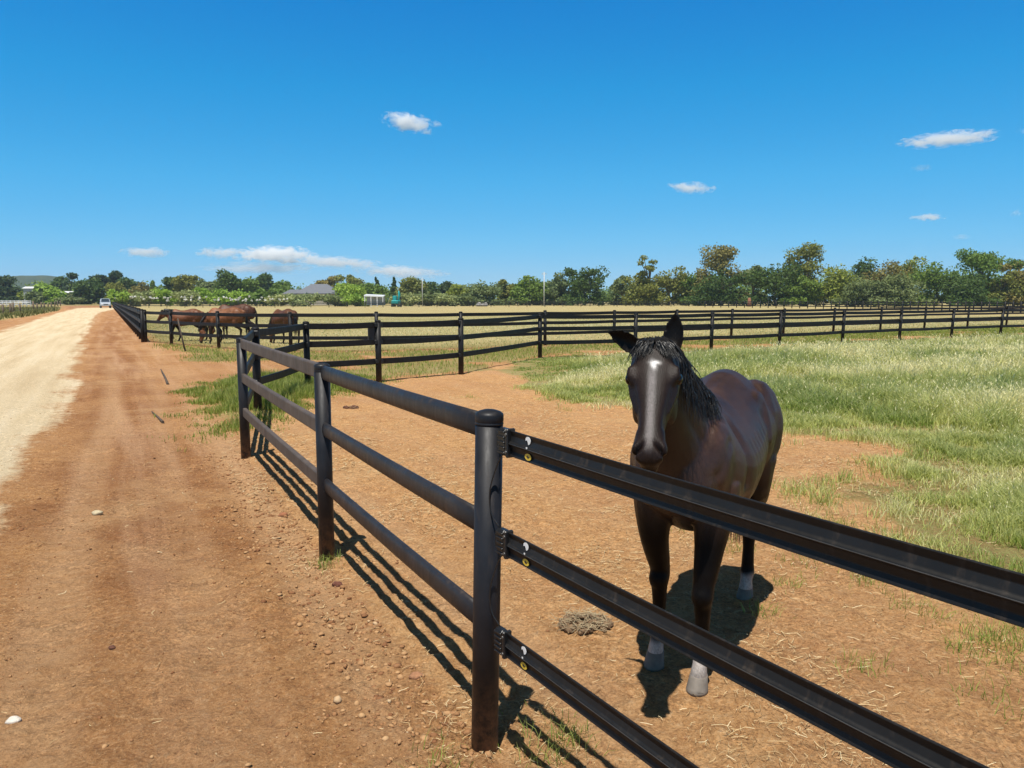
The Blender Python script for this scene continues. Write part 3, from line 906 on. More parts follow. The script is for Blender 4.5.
def build_near_fence():
    ox, oy = PA
    root = empty('rail_fence', (ox, oy, 0))
    L = lambda p, z: Vector((p[0] - ox, p[1] - oy, z))
    tag(root, 'near charcoal fence of thick round posts and three rails in front of the dark horse', 'fence')
    posts = []
    for i, (p, ln) in enumerate(((PD, (0, 0)), (PA, (.022, .0)), (PB, (.0, .0)), (PC, (-.004, 0)))):
        g = gz(*p)
        post_parts(root, L(p, g), 1.262, .0495, POSTM, ln, 36)
    # solid rails on the left
    for (p, q, lp) in ((PA, PB, .022), (PB, PC, 0)):
        for k, z in enumerate(RAIL_Z):
            m = MB(); a = L(p, z + .002); b = L(q, z)
            a.x += lp * z / 1.26
            m.sweep(oval(.021, .046) if p is PA else [(x_ * .95, y_ * 1.12) for x_, y_ in SLAB], line_pts(a, b, 8, .004 + .002 * k), p is PA)
            rb = m.build('rail', RAILM if p is PA else BROWNM, root)
            if p is not PA: bv = rb.modifiers.new('bevel', 'BEVEL'); bv.width = .004; bv.segments = 2
    # electric bands on the right with tensioners, warning stickers and feed wire
    d = Vector((PD[0] - PA[0], PD[1] - PA[1], 0)); Ld = d.length; d.normalize()
    s = Vector((d.y, -d.x, 0))
    if (s.x * (0 - PA[0]) + s.y * (0 - PA[1])) < 0: s = -s      # towards the camera side
    for k, z in enumerate((1.167, .812, .452)):
        a = Vector((.022 * z / 1.26, 0, z)) + d * .145; b = d * (Ld - .11) + Vector((0, 0, z + .016))
        m = MB(); m.sweep(BAND, line_pts(a, b, 24, .018)); rl = m.build('electric_band', BANDM, root)
        bv = rl.modifiers.new('bevel', 'BEVEL'); bv.width = .0012; bv.segments = 1; bv.limit_method = 'ANGLE'; bv.angle_limit = R(25)
        for w in (.001,):
            wr = MB(); wr.tube([p_ + s * .0115 for p_ in line_pts(a, b, 24, .018)], .0011, 6); wr.build('wire', WIREM, rl)
        # tensioner
        ang = math.atan2(d.y, d.x)
        t = MB(); c0 = Vector((.022 * z / 1.26, 0, z)) + d * .112
        t.box(c0, (.050, .030, .094), ang, .006)
        for j in range(5): t.box(c0 + Vector((0, 0, -.036 + .018 * j)) + s * .016, (.044, .008, .007), ang, .002)
        t.box(c0 + d * .034, (.014, .036, .100), ang, .004)
        t.box(c0 - d * .032, (.03, .014, .05), ang, .003)
        tn = t.build('tensioner', INSUM, root)
        for j in (-.03, .03):
            bl = MB(); bl.tube([c0 + s * .012 + d * .034 + Vector((0, 0, j)), c0 + s * .0215 + d * .034 + Vector((0, 0, j))], .0055, 8)
            bl.build('bolt', WIREM, tn)
        # stickers: white mark above, yellow warning below
        def flat(pts2, off, mat, nm, c):
            f = MB()
            n = len(pts2)
            vs = [c + d * x + Vector((0, 0, y)) + s * off for x, y in pts2] + [c + d * x + Vector((0, 0, y)) + s * (off - .0006) for x, y in pts2]
            f.add(vs, [tuple(range(n)), tuple(range(2 * n - 1, n - 1, -1))] + [(i, (i + 1) % n, n + (i + 1) % n, n + i) for i in range(n)])
            return f.build(nm, mat, rl)
        cc = Vector((.022 * z / 1.26, 0, z)) + d * .262
        face = lambda yy: .0045 if abs(yy) > .012 else .008
        q = [(-.012, .010), (-.005, .013), (-.001, .006), (.001, -.001), (.006, .001), (.011, .006), (.013, .013), (.010, .020), (.003, .024), (-.006, .023), (-.012, .018)]
        flat([(x * 1.0, y * .9) for x, y in [(a_ * 1.2, b_ * 1.2) for a_, b_ in q]], .0052, STICKW, 'white_mark', cc + Vector((0, 0, .013)))
        flat([(.0045 * math.cos(i * .785) + .002, .0035 * math.sin(i * .785)) for i in range(8)], .0125, STICKW, 'white_dot', cc + Vector((0, 0, .003)))
        yl = flat([(.019 * math.cos(i * .3927), .0115 * math.sin(i * .3927)) for i in range(16)], .0062, STICKY, 'yellow_sign', cc + Vector((0, 0, -.028)) + d * .001)
        flat([(-.009, .001), (-.003, .003), (0, .0065), (.002, .0015), (.009, .002), (.006, -.003), (.001, -.0045), (-.004, -.0022)], .0068, STICKK, 'sign_print', cc + Vector((0, 0, -.028)) + d * .001)
    w = MB()
    for (z1, z2) in ((1.167, .812), (.812, .452)):
        P = catmull([Vector((0.02, 0, z1 - .045)) + d * .10, Vector((.019, 0, z1 - .085)) + d * .074 + s * .006, Vector((.016, 0, (z1 + z2) / 2)) + d * .052 + s * .020, Vector((.014, 0, z2 + .095)) + d * .056 + s * .016, Vector((.013, 0, z2 + .045)) + d * .092], 6)
        w.tube(P, .0026, 7)
    w.build('feed_wire', INSUM, root)

def build_line_fence(name_label, pts, zs, r, h, side_prof, mat, seed, rail_side=1, cap=True, cat='fence', insul=False, group=None, n=14, rails_per_span=True, lean_k=1.0, ground=True):
    ox, oy = pts[0]
    root = empty('rail_fence', (ox, oy, 0)); tag(root, name_label, cat, group)
    rr = random.Random(seed)
    P = [Vector((p[0] - ox, p[1] - oy, gz(*p) if ground else 0)) for p in pts]
    for i, p in enumerate(P):
        px = 512 + pts[i][0] / pts[i][1] * F_PX
        ln = (lean_k * (.0 + .065 * max(0, (px - 560) / 460)) + rr.uniform(-.006, .006), rr.uniform(-.01, .01))
        po = post_parts(root, p, h + rr.uniform(-.012, .012), r, mat, ln, n, cap)
        if insul:
            t = p - P[max(0, i - 1)] if i else P[1] - p
            a = math.atan2(t.y, t.x)
            for z in zs:
                m = MB(); m.box(p + Vector((0, 0, z)) + Vector((ln[0] * z / h, 0, 0)), (2 * r + .055, r * 1.5, .085), a, .01)
                m.build('insulator', INSUM, po)
    for z in zs:
        if rails_per_span:
            m = MB(); pp = []
            for i in range(len(P) - 1):
                seg = line_pts(P[i] * 1, P[i + 1] * 1, 4, .006 + rr.uniform(0, .012))
                pp += seg if i == len(P) - 2 else seg[:-1]
            pp = [q + Vector((0, 0, z)) for q in pp]
            off = []
            for i, q in enumerate(pp):
                t = (pp[min(i + 1, len(pp) - 1)] - pp[max(i - 1, 0)]).normalized()
                off.append(q + Vector((-t.y, t.x, 0)) * (rail_side * (r * .55)))
            m.sweep(side_prof, off)
            m.build('rail', mat, root)
    return root

def build_fences():
    build_near_fence()
    zs = (1.165, .825, .435)
    prof = [(x * .9, y * 1.32) for x, y in SLAB]
    r = build_line_fence('black curved rail fence closing the bare paddock behind the dark horse', [PC] + FRONT, zs, .060, 1.26, prof, FARM, 3, 1, insul=True)
    # first post belongs to the near fence: take its copy away
    first = [o for o in r.children if o.name.split('.')[0] == 'post'][0]
    for c in list(first.children): bpy.data.objects.remove(c)
    bpy.data.objects.remove(first)
    p2 = FRONT[2]; m = MB(); m.box(Vector((p2[0] - PC[0] - .14, p2[1] - PC[1] + .02, .98)), (.13, .09, .26), .4, .015); m.build('control_box', INSUM, r)
    build_line_fence('second black rail fence across the lane, standing before the grazing bay horses', BACK, zs, .060, 1.27, prof, FARM, 5, 1, insul=True)
    n = 56
    lane = [(LANE0[0] + (LANE1[0] - LANE0[0]) * (i / n), LANE0[1] + (LANE1[1] - LANE0[1]) * (i / n)) for i in range(n + 1)]
    build_line_fence('long black rail fence running away beside the dirt road', lane, zs, .072, 1.3, [(x * 1.3, y * 1.2) for x, y in prof], FARM, 6, 1, n=8, lean_k=0)
    fx = [at(113, 160)] + [at(u, d) for u, d in zip(range(131, 700, 18), np.linspace(163, 190, 32))]
    build_line_fence('distant black fence below the house and pale green hedge', fx, (1.2, .85, .5), .07, 1.3, [(x * 1.2, y * 1.5) for x, y in SLAB], FARM, 7, 1, n=6, cap=False, lean_k=0)
    fx = [at(u, 205) for u in range(470, 760, 12)]
    build_line_fence('faint dark fence at the foot of the trees by the white pole', fx, (1.2, .7), .09, 1.35, [(x * 1.1, y * 1.3) for x, y in SLAB], FARM, 8, 1, n=6, cap=False, lean_k=0)
    fx = [at(u, d) for u, d in zip(np.linspace(705, 1060, 46), np.linspace(175, 88, 46))]
    build_line_fence('far black fence closing the field at the right under the gum trees', fx, (1.25, .85, .45), .10, 1.5, [(x * 1.5, y * 1.9) for x, y in SLAB], FARM, 9, 1, n=6, lean_k=0)
    # old post and wire fence left of the road
    global WOODM
    WOODM = simple('weathered_wood', (.16, .12, .085), .9, .4, 14, .3)
    px = [(-14, 316.8), (4, 315.4), (10.5, 314.6), (13.5, 314), (20.5, 313), (34, 311.3), (37.3, 310.8), (41.5, 309.8), (44.2, 309.2), (48, 308.4), (51.5, 307.8), (55, 307), (58, 306.4), (60.5, 305.8)]
    pts = [gp(*p) for p in px]
    root = empty('wire_fence', (pts[0][0], pts[0][1], 0)); tag(root, 'old wooden post and wire fence on the grassy verge left of the road', 'fence')
    rr = random.Random(12)
    L = [Vector((p[0] - pts[0][0], p[1] - pts[0][1], 0)) for p in pts]
    for p in L:
        m = MB(); h = rr.uniform(1.15, 1.5); m.tube([p - Vector((0, 0, .1)), p + Vector((rr.uniform(-.08, .08), rr.uniform(-.05, .05), h))], [.13, .115], 8)
        m.build('post', WOODM, root)
    for z in (.35, .75, 1.1):
        m = MB(); m.tube([p + Vector((0, 0, z)) for p in L], .012, 5); m.build('wire', WIREM, root)
# ------------------------------------------------------------------ trees
def leaf_mat(name, c, var=.5, trans=.38):
    t = NT(name)
    oi = t.node('ShaderNodeObjectInfo').outputs['Random']
    n = t.noise(t.coord(), .55, 4, .6); n2 = t.noise(t.coord(), 3.1, 3)
    f = t.math('ADD', t.math('MULTIPLY', n, .7), t.math('MULTIPLY', n2, .45))
    lo = [x * (1 - var) for x in c]; hi = [min(.9, x * (1 + var)) for x in c]
    hi = [hi[0] * 1.12, hi[1], hi[2] * .9]
    col = t.ramp(f, [(.36, lo), (.56, c), (.78, hi)])
    col = t.mix(t.math('MULTIPLY', oi, .3), col, [c[0] * 1.5, c[1] * 1.15, c[2] * .8])
    t.set(base=col, rough=.6, spec=.25)
    tr = t.node('ShaderNodeBsdfTranslucent'); t.L(col, tr.inputs['Color'])
    mx = t.node('ShaderNodeMixShader'); mx.inputs[0].default_value = trans
    t.L(t.b.outputs[0], mx.inputs[1]); t.L(tr.outputs[0], mx.inputs[2]); t.L(mx.outputs[0], t.out.inputs['Surface'])
    return t.m
LEAF = dict(
    pine=leaf_mat('dark_pine_foliage', (0.045, 0.085, 0.033)), dark=leaf_mat('dark_green_foliage', (0.075, 0.135, 0.033)),
    mid=leaf_mat('mid_green_foliage', (0.144, 0.237, 0.046)), olive=leaf_mat('olive_gum_foliage', (0.206, 0.237, 0.055)),
    grey=leaf_mat('grey_green_foliage', (0.169, 0.225, 0.090)), bright=leaf_mat('bright_green_foliage', (0.263, 0.413, 0.066)),
    yellow=leaf_mat('yellow_green_foliage', (.235, .300, .055)), rust=leaf_mat('rusty_gum_foliage', (0.237, 0.219, 0.066)),
    silver=leaf_mat('silver_green_foliage', (0.312, 0.375, 0.165)))
BARK = simple('grey_brown_bark', (.15, .12, .095), .9, .4, 4, .3)

def crown_mesh(name, blobs, per, leaf, rs):
    """leaf sprays spread through each blob, thicker towards its outside"""
    V = []
    for (cx, cy, cz, rx, ry, rz, k) in blobs:
        n = max(30, int(per * k))
        d = rs.normal(size=(n, 3)); d /= np.linalg.norm(d, axis=1)[:, None]
        rad = rs.uniform(.25, 1.0, n) ** .5
        lump = 1 + .30 * np.sin(d[:, 0] * 5 + cx * 3) * np.sin(d[:, 1] * 5 + cy) * np.sin(d[:, 2] * 6 + cz)
        lump = lump * (1 + rs.normal(0, .09, n))
        c = np.array([cx, cy, cz]) + d * np.array([rx, ry, rz]) * (rad * lump)[:, None]
        a = rs.normal(size=(n, 3)) + d * .6 + np.array([0, 0, .9]); a /= np.linalg.norm(a, axis=1)[:, None]
        b = np.cross(a, rs.normal(size=(n, 3))); b /= np.linalg.norm(b, axis=1)[:, None]
        c2 = np.cross(a, b)
        s = leaf * rs.uniform(.55, 1.35, n)[:, None]
        V.append(np.stack([c - b * s - c2 * s * .45, c + b * s * .2 - c2 * s * .7, c + b * s + c2 * s * .4, c - b * s * .25 + c2 * s * .75], 1).reshape(-1, 3))
    V = np.concatenate(V)
    return np_mesh(name, V, np.arange(len(V)).reshape(-1, 4))

def tree_blobs(kind, w, h, rs):
    """blobs (x,y,z,rx,ry,rz,weight) for a tree of width w and height h; plus limb targets"""
    B = []
    hw = w / 2
    U = rs.uniform
    if kind == 'round':
        for i in range(11):
            a = U(0, 6.28); r = hw * U(.2, .68); z = h * U(.22, .80)
            k = hw * U(.30, .48) * (1.15 - .35 * z / h)
            B.append((r * math.cos(a), r * math.sin(a) * .8, z, k, k, k * U(.65, .95), 1))
        B.append((0, 0, h * .5, hw * .6, hw * .6, h * .36, 1.6)); B.append((U(-.1, .1) * w, 0, h * .84, hw * .42, hw * .42, h * .15, .8))
    elif kind == 'gum':
        for i in range(13):
            a = U(0, 6.28); r = hw * U(.1, .75); z = h * U(.30, .92)
            k = hw * U(.2, .36)
            B.append((r * math.cos(a), r * math.sin(a) * .8, z, k, k, k * U(.6, .9), .8))
        for i in range(5):
            B.append((hw * U(-.7, .7), 0, h * U(.12, .3), hw * .33, hw * .33, h * .13, .8))
    elif kind == 'umbrella':            # tall gum: clear neck then a domed head, darker skirt below
        for i in range(10):
            a = U(0, 6.28); r = hw * U(.1, .72)
            z = h * (.90 - .20 * (r / hw) ** 2 - U(0, .24)); k = hw * U(.3, .45)
            B.append((r * math.cos(a), r * math.sin(a) * .8, z, k, k, k * U(.55, .85), .9))
        for i in range(9):
            B.append((hw * U(-.75, .75), hw * U(-.4, .4), h * U(.16, .56), hw * U(.25, .4), hw * .35, h * U(.08, .13), .8))
    elif kind == 'spread':
        for i in range(15):
            a = U(0, 6.28); r = hw * U(.15, .9)
            z = h * (.90 - .22 * (r / hw) ** 2 - U(0, .26)); k = hw * U(.18, .3)
            B.append((r * math.cos(a), r * math.sin(a) * .7, z, k * 1.2, k, k * U(.45, .65), .7))
        for i in range(6):
            B.append((hw * U(-.6, .6), hw * U(-.3, .3), h * U(.2, .55), hw * U(.2, .3), hw * .3, h * U(.08, .13), .7))
    elif kind == 'pine':
        for i in range(13):
            a = U(0, 6.28); z = h * U(.16, .93); r = hw * U(.1, .6) * (1.15 - .6 * z / h)
            k = hw * U(.28, .42)
            B.append((r * math.cos(a), r * math.sin(a) * .8, z, k, k, k * U(.5, .75), 1.1))
        B.append((0, 0, h * .5, hw * .5, hw * .5, h * .4, 1.4))
    elif kind == 'cone':
        for i in range(9):
            t = i / 8; k = hw * (1 - t * .86)
            B.append((U(-.06, .06) * w, 0, h * (.1 + .86 * t), k * .8, k * .8, h * .085, 1 - .6 * t))
    elif kind == 'tuft':                # thin gum, a small head high on a bare stem
        for i in range(6):
            B.append((hw * U(-.7, .7), hw * U(-.5, .5), h * U(.64, .95), hw * U(.22, .42), hw * .35, h * U(.035, .06), .22))
        for i in range(4):
            B.append((hw * U(-.8, .8), 0, h * U(.28, .62), hw * U(.25, .45), hw * .3, h * .06, .3))
    elif kind == 'shrub':
        for i in range(9):
            a = U(0, 6.28); r = hw * U(.1, .68); z = h * U(.2, .74)
            k = hw * U(.28, .45)
            B.append((r * math.cos(a), r * math.sin(a) * .8, z, k, k, min(k, h * .32) * U(.7, 1), 1))
    if kind in ('gum', 'umbrella', 'round', 'pine', 'spread', 'tuft'):      # skirt of low growth
        for i in range(6):
            B.append((hw * (-.75 + .3 * i) + U(-.1, .1) * hw, hw * U(-.5, .5), h * U(.10, .20), hw * U(.25, .36), hw * .35, h * U(.10, .15), .8))
        if kind in ('gum', 'round'):
            for i in range(5): B.append((hw * U(-.45, .45), hw * U(-.3, .3), h * U(.4, .75), hw * U(.35, .5), hw * .4, h * U(.12, .2), 1.1))
    return B

def make_tree(u, top, wpx, kind, leafk, dist, label, base_v=None, cat='tree', name='tree', dens=1.0):
    x, y = at(u, dist)
    h = zat(top, dist) * 1.04; w = wpx / F_PX * dist * 1.3
    sd = int(u * 31 + top * 7) % 100000
    rs = np.random.default_rng(sd)
    root = empty(name, (x, y, 0), rs.uniform(-.3, .3))
    tag(root, label, cat)
    B = tree_blobs(kind, w, h, rs)
    leaf = max(.2, .00145 * dist) * (1.1 if kind in ('pine', 'round') else 1.0)
    area = sum(b[6] for b in B)
    per = 190 * dens * (w * h / (leaf * leaf)) / 900 / area * 5
    per = float(np.clip(per * 2.1, 200, 900))
    me = crown_mesh('crown', B, per, leaf, rs)
    link_mesh('crown', me, LEAF[leafk], root)
    t = MB(); r0 = max(.10, .028 * h)
    ttop = {'shrub': .35, 'cone': .9}.get(kind, .72) * h
    sx = rs.uniform(-.03, .03) * h
    stem = [(0, 0, -.2), (sx * .4, 0, h * .18), (sx, 0, h * .4), (sx * 1.3, 0, ttop)]
    t.tube(stem, [r0 * 1.25, r0, r0 * .75, r0 * .25], 8)
    if kind not in ('shrub', 'cone'):
        order = sorted(B, key=lambda b: -b[2])[:9]
        for b in order:
            f = rs.uniform(.22, .55); s0 = Vector((sx * f * 1.6, 0, h * f))
            e = Vector(b[:3]); m_ = s0.lerp(e, .5) + Vector((0, 0, h * .02))
            t.tube([s0, m_, e], [r0 * .5, r0 * .32, r0 * .12], 6)
    t.build('trunk' if kind != 'shrub' else 'stem', BARK, root, fix=False)
    return root

TREES = [  # u, top row, width px, kind, foliage, distance, label
    (6, 277, 34, 'pine', 'pine', 330, 'dark dense pine at the far left frame edge'),
    (24, 286, 13, 'shrub', 'yellow', 300, 'small bright yellow bush beside the white farm roof'),
    (47, 284.5, 20, 'round', 'bright', 300, 'light green round tree between the two low farm buildings'),
    (60, 279, 24, 'pine', 'dark', 360, 'dark tree rising behind the light green round tree at left'),
    (72, 274.5, 26, 'pine', 'pine', 340, 'dark pine with a flat top left of the big pine clump'),
    (90, 280, 26, 'round', 'dark', 290, 'dark green round tree standing behind the parked white vehicle'),
    (100, 273, 26, 'pine', 'pine', 345, 'tallest black green pine above the parked white vehicle'),
    (116, 273.5, 28, 'pine', 'pine', 350, 'broad dark pine just right of the tallest pine'),
    (117, 283, 22, 'gum', 'olive', 280, 'olive tree in front of the broad dark pine'),
    (131, 279, 24, 'pine', 'dark', 340, 'dark rounded pine at the right end of the pine clump'),
    (138, 284, 20, 'gum', 'rust', 290, 'brownish tree at the foot of the dark pine clump'),
    (154, 282.5, 20, 'cone', 'mid', 300, 'small pointed tree between the pine clump and the dark tree'),
    (174, 279, 24, 'pine', 'dark', 300, 'dark green tree above the horse with raised head'),
    (187, 275.5, 26, 'gum', 'olive', 295, 'olive crowned gum right of the dark tree above the horses'),
    (206, 280, 26, 'gum', 'grey', 290, 'grey green gum left of the tall dark round tree'),
    (227, 269.5, 28, 'round', 'dark', 270, 'tall dark round tree, highest crown left of the grey roof'),
    (248, 279, 26, 'round', 'mid', 275, 'mid green round tree right of the tall dark round tree'),
    (266, 276.5, 32, 'pine', 'dark', 330, 'wide dark tree behind the mid green round tree'),
    (286, 281, 26, 'round', 'mid', 300, 'green tree just left of the grey hip roof'),
    (329, 277.5, 26, 'gum', 'rust', 320, 'brown green gum rising behind the grey hip roof'),
    (350, 276, 26, 'gum', 'olive', 310, 'olive gum standing right behind the end of the grey roof'),
    (351, 285, 30, 'round', 'bright', 240, 'bright green leafy tree at the right end of the house'),
    (372, 283, 26, 'round', 'mid', 265, 'green tree above the white shelter'),
    (377, 279, 11, 'cone', 'dark', 300, 'small dark conifer above the white shelter'),
    (394, 279, 13, 'cone', 'dark', 300, 'dark pointed conifer above the teal excavator'),
    (411, 277.5, 28, 'round', 'olive', 275, 'olive round gum just right of the teal excavator'),
    (431, 282, 22, 'round', 'dark', 285, 'dark tree between the thin pole and the olive round gum'),
    (446, 282, 20, 'round', 'pine', 290, 'blackish tree left of the yellow green bush'),
    (461, 285, 26, 'gum', 'yellow', 250, 'yellow green bushy tree left of the grey boulder heap'),
    (487, 279.5, 46, 'gum', 'grey', 235, 'wide grey green gum above the grey boulder heap'),
    (511, 281, 24, 'gum', 'olive', 245, 'olive gum right of the wide grey green gum'),
    (530, 276.5, 34, 'round', 'mid', 235, 'mid green round gum just left of the white pole'),
    (558, 273.5, 28, 'gum', 'grey', 235, 'grey leafed gum just right of the white pole'),
    (585, 269.5, 42, 'gum', 'dark', 230, 'dark spreading gum left of the gap in the treeline'),
    (622, 276, 24, 'gum', 'grey', 240, 'small grey gum in the gap of the treeline'),
    (648, 255, 22, 'tuft', 'olive', 225, 'thin gum with one small tuft high above the treeline'),
    (642, 274, 36, 'gum', 'olive', 225, 'olive gum at the foot of the thin tufted gum'),
    (669, 269.5, 38, 'gum', 'olive', 228, 'olive bushy gum right of the thin tufted gum'),
    (694, 274, 30, 'gum', 'mid', 226, 'mid green gum left of the tall rusty crowned gum'),
    (720, 245.5, 46, 'umbrella', 'rust', 222, 'tall rusty crowned gum behind the dark horse'),
    (722, 270, 52, 'gum', 'dark', 215, 'dark leafy gum at the foot of the tall rusty crowned gum'),
    (752, 264, 24, 'gum', 'grey', 225, 'thin grey gum between the rusty gum and the dark round tree'),
    (775, 264, 52, 'round', 'dark', 210, 'dark green dense round tree left of the tall narrow gum'),
    (805, 242.5, 40, 'umbrella', 'olive', 215, 'tall gum with a narrow domed head, highest of the treeline'),
    (801, 277, 34, 'gum', 'mid', 205, 'green bush at the foot of the tall domed gum'),
    (836, 268, 42, 'round', 'yellow', 208, 'yellow green leafy tree right of the tall domed gum'),
    (860, 262, 44, 'pine', 'dark', 240, 'dark crown rising behind the yellow green tree'),
    (862, 279, 40, 'gum', 'grey', 200, 'grey green low gum right of the yellow green tree'),
    (889, 264, 42, 'gum', 'rust', 215, 'brown tinged gum behind the grey green low gum'),
    (896, 275, 46, 'round', 'grey', 198, 'grey green rounded tree in the middle of the right treeline'),
    (909, 258.5, 36, 'gum', 'yellow', 225, 'yellow olive gum rising above the grey green rounded tree'),
    (936, 263, 52, 'gum', 'mid', 205, 'dark limbed green gum left of the wide spreading tree'),
    (978, 248.5, 68, 'spread', 'mid', 205, 'wide spreading flat topped tree near the right frame edge'),
    (966, 274, 48, 'gum', 'dark', 198, 'dark bushy gum under the wide spreading tree'),
    (1001, 270, 34, 'gum', 'olive', 200, 'olive gum under the right side of the spreading tree'),
    (1022, 262, 40, 'gum', 'rust', 200, 'brownish gum cut by the right frame edge'),
]
SHRUBS = [
    (118, 290, 20, 'bright', 190, 'bright green shrub nearest the parked white vehicle'),
    (139, 291, 22, 'silver', 195, 'pale grey green shrub behind the near end of the distant fence'),
    (161, 290, 22, 'bright', 200, 'bright shrub above the neck of the horse with raised head'),
    (186, 292, 24, 'silver', 198, 'pale shrub above the rump of the horse with raised head'),
    (210, 289, 26, 'bright', 205, 'large bright green shrub left of the second fence post'),
    (236, 289.5, 26, 'bright', 205, 'large bright green shrub above the two overlapping horses'),
    (260, 291, 24, 'mid', 205, 'mid green shrub above the tail of the grazing bay horse'),
    (281, 292, 28, 'silver', 200, 'silvery shrub left of the house below the roof'),
    (304, 294.5, 30, 'silver', 200, 'low silvery shrub in front of the house wall'),
    (335, 294, 26, 'grey', 200, 'low grey shrub in front of the right end of the house'),
    (357, 293, 22, 'bright', 200, 'bright shrub just left of the white shelter'),
    (405, 294.5, 24, 'silver', 205, 'silvery shrub just right of the teal excavator'),
    (424, 294, 26, 'grey', 208, 'grey green shrub at the foot of the thin pole'),
    (446, 294.5, 28, 'silver', 210, 'pale shrub right of the thin pole'),
    (36, 290.5, 18, 'grey', 270, 'low bush hiding the wall of the small white roofed farm building'),
    (56, 291, 16, 'bright', 270, 'low bright bush between the two low farm buildings'),
    (72, 293.5, 20, 'grey', 270, 'low grey green bush in front of the low pale farm shed'),
    (467, 296, 22, 'grey', 210, 'low shrub left of the grey boulder heap'),
]
def build_trees():
    for a in TREES: make_tree(*a)
    for (u, top, w, lf, d, lab) in SHRUBS: make_tree(u, top - 1, w * 1.2, 'shrub', lf, d, lab, cat='shrub', name='shrub', dens=1.2)
    # far woodland reading as one mass behind the single trees
    rs = np.random.default_rng(99); B = []
    for i in range(330):
        u = rs.uniform(-60, 1120); d = rs.uniform(330, 460)
        if 600 < u < 634: d = rs.uniform(440, 460)
        x, y = at(u, d)
        topv = np.interp(u, [-60, 60, 140, 260, 420, 520, 600, 640, 760, 1120], [282, 281, 282, 283, 284, 284, 287, 280, 271, 269]) + rs.uniform(-2, 4)
        h = max(2.5, zat(topv, d)); k = h * rs.uniform(.35, .6)
        B.append((x, y, h * .5, k, k, h * .5, rs.uniform(.7, 1.2)))
    o = link_mesh('far_woodland', crown_mesh('far_woodland', B, 130, .62, rs), LEAF['mid'])
    tag(o, 'dark far woodland closing the view behind the single trees', 'woodland', kind='stuff')
# ------------------------------------------------------------------ grass, straw, clods
def blade_mat(name, lo, hi, tip, seed=0):
    t = NT(name)
    r = t.attr('rnd', 'Fac'); h = t.attr('tipf', 'Fac')
    c = t.ramp(r, [(.0, lo), (.55, hi), (1.0, tip)])
    c = t.mix(t.ramp(h, [(.55, 0), (1, .45)]), c, tip)
    t.set(base=c, rough=.65, spec=.2)
    tr = t.node('ShaderNodeBsdfTranslucent'); t.L(c, tr.inputs['Color'])
    mx = t.node('ShaderNodeMixShader'); mx.inputs[0].default_value = .42
    t.L(t.b.outputs[0], mx.inputs[1]); t.L(tr.outputs[0], mx.inputs[2]); t.L(mx.outputs[0], t.out.inputs['Surface'])
    return t.m

def blades(name, x, y, h, w, rnd, mat, label, seed, bend=.5, heads=None):
    rs = np.random.default_rng(seed)
    n = len(x)
    z = ground_z(x, y) - .01
    a = rs.uniform(0, 6.283, n); dx, dy = np.cos(a), np.sin(a)
    b = rs.uniform(.1, 1, n) * bend * h
    ba = rs.uniform(0, 6.283, n) ; bx, by = np.cos(ba) * b, np.sin(ba) * b
    V = np.zeros((n, 5, 3)); T = np.zeros((n, 5))
    hw = w / 2
    for k, (t, wd, off) in enumerate(((0, 1, -1), (0, 1, 1), (.55, .8, 1), (.55, .8, -1), (1, 0, 0))):
        V[:, k, 0] = x + dx * hw * wd * off + bx * t * t
        V[:, k, 1] = y + dy * hw * wd * off + by * t * t
        V[:, k, 2] = z + h * t * (1 - .25 * (b / np.maximum(h, 1e-3)) * t)
        T[:, k] = t
    i0 = np.arange(n)[:, None] * 5
    quads = i0 + np.array([[0, 1, 2, 3]]); tris = i0 + np.array([[3, 2, 4]])
    Rn = np.repeat(np.clip(rnd, 0, 1), 5)
    Vv = V.reshape(-1, 3); Tv = T.ravel()
    if heads is not None:                       # pale seed heads: a small lozenge on some stems
        s = np.where(heads > 0)[0]; m = len(s)
        tipp = V[s, 4]; mid = V[s, 2:4].mean(1); ax = tipp - mid; ax /= np.linalg.norm(ax, axis=1)[:, None] + 1e-9
        hl = heads[s][:, None]; side = np.stack([dx[s], dy[s], 0 * dx[s]], 1) * hl * .17
        H = np.stack([tipp - ax * hl * .3, tipp + ax * hl * .2 + side, tipp + ax * hl, tipp + ax * hl * .2 - side], 1).reshape(-1, 3)
        hq = np.arange(m)[:, None] * 4 + np.array([[0, 1, 2, 3]]) + len(Vv)
        Vv = np.concatenate([Vv, H]); Tv = np.concatenate([Tv, np.ones(m * 4)]); Rn = np.concatenate([Rn, np.repeat(rs.uniform(.8, 1, m), 4)])
        quads = np.concatenate([quads, hq])
    me = np_mesh(name, Vv, [quads, tris], False, {'rnd': Rn, 'tipf': Tv})
    o = link_mesh(name, me, mat); tag(o, label, 'grass', kind='stuff')
    return o

def scatter(n, xmin, xmax, ymin, ymax, rs):
    return rs.uniform(xmin, xmax, n), rs.uniform(ymin, ymax, n)

def in_view(x, y, m=1.5):
    return np.abs(x) < (y * .666 * m + .5)

